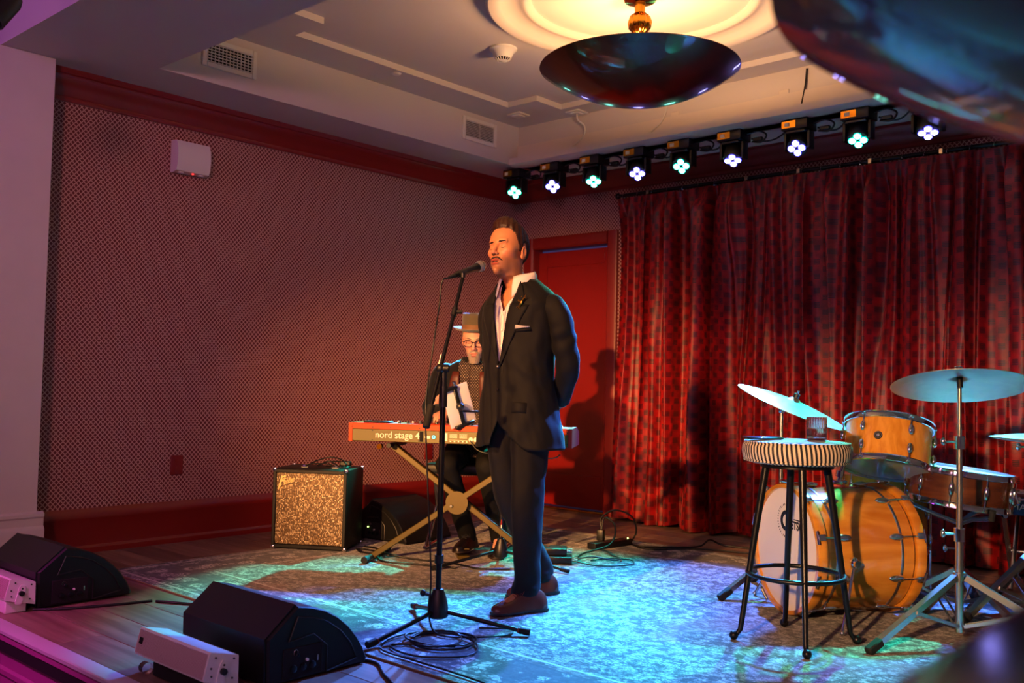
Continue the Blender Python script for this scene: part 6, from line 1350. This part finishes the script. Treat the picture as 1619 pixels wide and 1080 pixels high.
for f in (fL, fR): shoe(bd_, f + V((0, 0, .0022)), R(180 - 17) , 'leather'); m = MB(); m.cyl(f + V((-.012, .07, .06)), f + V((-.012, .07, .14)), .036, n=20); m.build('sock', 'sock', bd_)

# ------------------------------------------------ the keyboard player
kp = thing('person', 'seated keyboard player in a dark hat, black glasses and dotted shirt behind the keyboard', 'person', (1.44, -1.93, 0.0085), krz)
TK = TR(.024, -.185, 1.312) @ RZ(R(4)) @ Matrix.Rotation(R(14), 4, 'X') @ Matrix.Diagonal((1.04, 1.04, 1.04, 1))
def wl(p): q = V(p) - V((1.44, -1.93, .0085)); c, s = cos(-krz), sin(-krz); return V((c * q.x - s * q.y, s * q.x + c * q.y, q.z))
HR, HL = wl(KW(.50, .245, .860)), wl(KW(.80, .245, .860))
mb = MB(); head_into(mb, TK, (.01, -.12, 1.14), .056)
mb.blob((0, -.12, 1.05), (.16, .09, .12), 24, 14); mb.capsule((-.13, -.13, 1.10), (.13, -.13, 1.10), .05, .05, 14); mb.blob((0, -.05, .82), (.14, .09, .22), 24, 14); mb.blob((0, .01, .63), (.15, .11, .10), 24, 12)
ER, EL = V((-.26, -.16, .86)), V((.28, -.16, .86))
for s, E_, H_ in ((-1, ER, HR), (1, EL, HL)):
    w = H_ + V((0, .075, .015)); mb.capsule((s * .165, -.13, 1.10), E_, .045, .038, 12); mb.capsule(E_, w, .036, .025, 12); hand_into(mb, w + V((0, -.02, 0)), V((0, -1, -.16)), (0, 0, 1), -s, 26)
KN = {-1: V((-.09, -.40, .545)), 1: V((.16, -.40, .545))}; AN = {-1: V((.005, -.20, .105)), 1: V((.20, -.18, .105))}
for s in (-1, 1): mb.capsule((s * .10, .0, .60), KN[s], .07, .05, 14); mb.capsule(KN[s], AN[s], .046, .032, 14); mb.capsule(AN[s], AN[s] + V((0, -.12, -.05)), .032, .022, 12)
kb_, sk_ = body(mb, TK, .0042, kp, '#c48f78', '#a05a50', ('#8c8078', 0.7), mouth=0)
def onk(pts, off): return [TK @ sk_(x, z, off) for x, z in pts]
for s in (-1, 1):
    m = MB(); m.tube(onk([(s * (.014 + .0043 * k), .0235 + .005 * sin(k / 8 * pi * .75)) for k in range(9)], .001), [.002, .0032, .0038, .0038, .0036, .003, .0026, .002, .001], 8); m.build('eyebrow', 'hairgr', kb_)
    m = MB(); m.tube(onk([(s * (.019 + .0034 * k), -.0005 - .002 * sin(k / 8 * pi)) for k in range(9)], .0004), .0016, 6); m.build('eyelashes', 'lash', kb_)
    m = MB(); m.tube(onk([(s * (.001 + .0035 * k), -.0440 - .0005 * k * k * .6) for k in range(9)], .0012), [.004, .005, .0055, .0055, .005, .0045, .004, .003, .0015], 8); m.build('moustache', 'beard', kb_)
rings = []
for j in range(15):
    u = j / 14; rg = []
    for i in range(29):
        az = R(-52 + 104 * i / 28); z = -.046 - .070 * u if abs(az) > .5 else -.076 - .048 * u
        zt = -.082 if abs(az) < .30 else -.062; z = zt + (-.122 - zt) * u; rx, ry = .042 * (1 - .30 * u), .060 * (1 - .04 * u)
        rr_ = .004 + .003 * noise.noise((az * 9, u * 6, 3)); rg.append(TK @ V(((rx + rr_) * sin(az), -.036 - (ry + rr_) * cos(az) + .010 * (1 - u) * 0, z)))
    rings.append(rg)
m = MB(); m.loft(rings, False, False); bo = m.build('beard', 'beard', kb_, smooth=60); sd = bo.modifiers.new('t', 'SOLIDIFY'); sd.thickness = .006
hair(TK, kb_, 'hairgr', [(0, 40), (50, 34), (66, 4), (74, -20), (84, -26), (90, 2), (106, 4), (120, -18), (135, -40), (180, -46)], lambda az, el: .006, seed=5.0)
# glasses
m = MB()
for s in (-1, 1):
    c = V((s * .033, -.104, .001)); m.tube([TK @ (c + V((.0245 * math.copysign(abs(cos(a)) ** .7, cos(a)), .003 * abs(cos(a)), .0185 * math.copysign(abs(sin(a)) ** .7, sin(a)) - .002))) for a in [2 * pi * k / 28 for k in range(29)]], .0026, 8)
    m.tube([TK @ V(p) for p in ((s * .058, -.101, .010), (s * .072, -.08, .010), (s * .082, .0, .006), (s * .083, .03, -.004))], .0026, 8)
m.tube([TK @ V(p) for p in ((-.009, -.107, .006), (0, -.110, .009), (.009, -.107, .006))], .0026, 8); gf = m.build('glasses', 'blackgl', kb_, smooth=60)
# porkpie hat
TB = TK @ TR(0, .006, .062) @ Matrix.Rotation(R(-7), 4, 'X')
def ov(r, z, k=1.14): return [TB @ V((r * sin(a), -r * k * cos(a), z + (.010 * abs(sin(a)) ** 2 if r > .10 else 0))) for a in [2 * pi * q / 64 for q in range(64)]]
m = MB(); m.loft([ov(.083, .0), ov(.122, -.004), ov(.134, .006), ov(.136, .009), ov(.133, .010), ov(.120, .0), ov(.0855, .005), ov(.084, .03), ov(.081, .085), ov(.079, .096), ov(.074, .099), ov(.068, .092), ov(.055, .088), ov(.03, .087), ov(.001, .087)], False); ht = m.build('hat', 'hatfelt', kb_, smooth=60)
m = MB(); m.loft([ov(.0875, .006), ov(.0862, .034)], False); bnd = m.build('hat_band', 'band', ht)
# jacket, shirt
TJ = Matrix(((1, 0, 0, 0), (0, 1, -.26, .16), (0, 0, 1, 0), (0, 0, 0, 1)))
K = Torso([(.56, .185, .145, .0), (.70, .180, .14, 0), (.85, .175, .135, 0), (.98, .195, .135, 0), (1.08, .208, .125, .005), (1.125, .196, .11, .01), (1.155, .15, .095, .01), (1.18, .10, .085, .012), (1.20, .075, .075, .012)], 2.3, TJ)
def kx(z, x): a = K.row(z)[0]; q = min(.98, abs(x) / a); return math.asin(q ** (K.n / 2)) * (1 if x >= 0 else -1)
kj = shell(K, .56, 1.185, 40, lambda z: kx(z, .075), lambda z: kx(z, .075), 0, 'velvet', 'velvet_jacket', kb_, 90, .8, None, .005)
for s in (1, -1):
    strip(K, [(.62 + .055 * k, s * .062, .62 + .055 * k, s * (.085 + .060 * sin(pi * min(1, k / 10)))) for k in range(10)], .008, 'brownstrap', 'lapel', kj, 5)
    E_, H_ = (EL, HL) if s > 0 else (ER, HR); w = H_ + V((0, .09, .018)); sh_ = V((s * .155, -.115, 1.105))
    sleeve([sh_ + V((-s * .03, 0, .01)), sh_ + V((s * .045, -.005, -.01)), (sh_ + E_) / 2 + V((s * .03, .0, 0)), E_ + V((s * .005, .02, 0)), (E_ + w) / 2, w], [.05, .064, .060, .055, .048, .038], 'velvet', 'sleeve', kj, 1.0, s * 2.2)
KS = Torso([(z, a - .012, b - .008, c) for z, a, b, c in K.r.tolist()], 2.3, TJ)
ks = shell(KS, .58, 1.19, 30, lambda z: 0.0, lambda z: 0.0, 0, 'dots', 'dotted_shirt', kb_, 90, .5, None, .002)
m = MB(); m.loft([[TJ @ V((r * sin(a), .012 - r * cos(a), z)) for a in [R(15) + R(330) * k / 40 for k in range(41)]] for r, z in ((.078, 1.165), (.068, 1.205), (.071, 1.207), (.088, 1.175))], False, False); m.build('shirt_collar', 'velvet', ks, smooth=60)
def ktr(mb):
    mb.blob((0, .01, .62), (.175, .135, .10), 24, 14)
    for s in (-1, 1): mb.capsule((s * .10, .0, .615), KN[s] + V((0, 0, .008)), .092, .070, 20); mb.capsule(KN[s], AN[s] + V((0, .0, .0)), .066, .056, 20)
cloth_mass(ktr, .010, 'darktr', 'trousers', kb_, .008, 4, 7.0)
for s in (-1, 1): shoe(kb_, AN[s] + V((-.0, -.065, -.1028 + (.028 if s < 0 else 0))), R(180 - (8 if s < 0 else -8)), 'leatherbk')
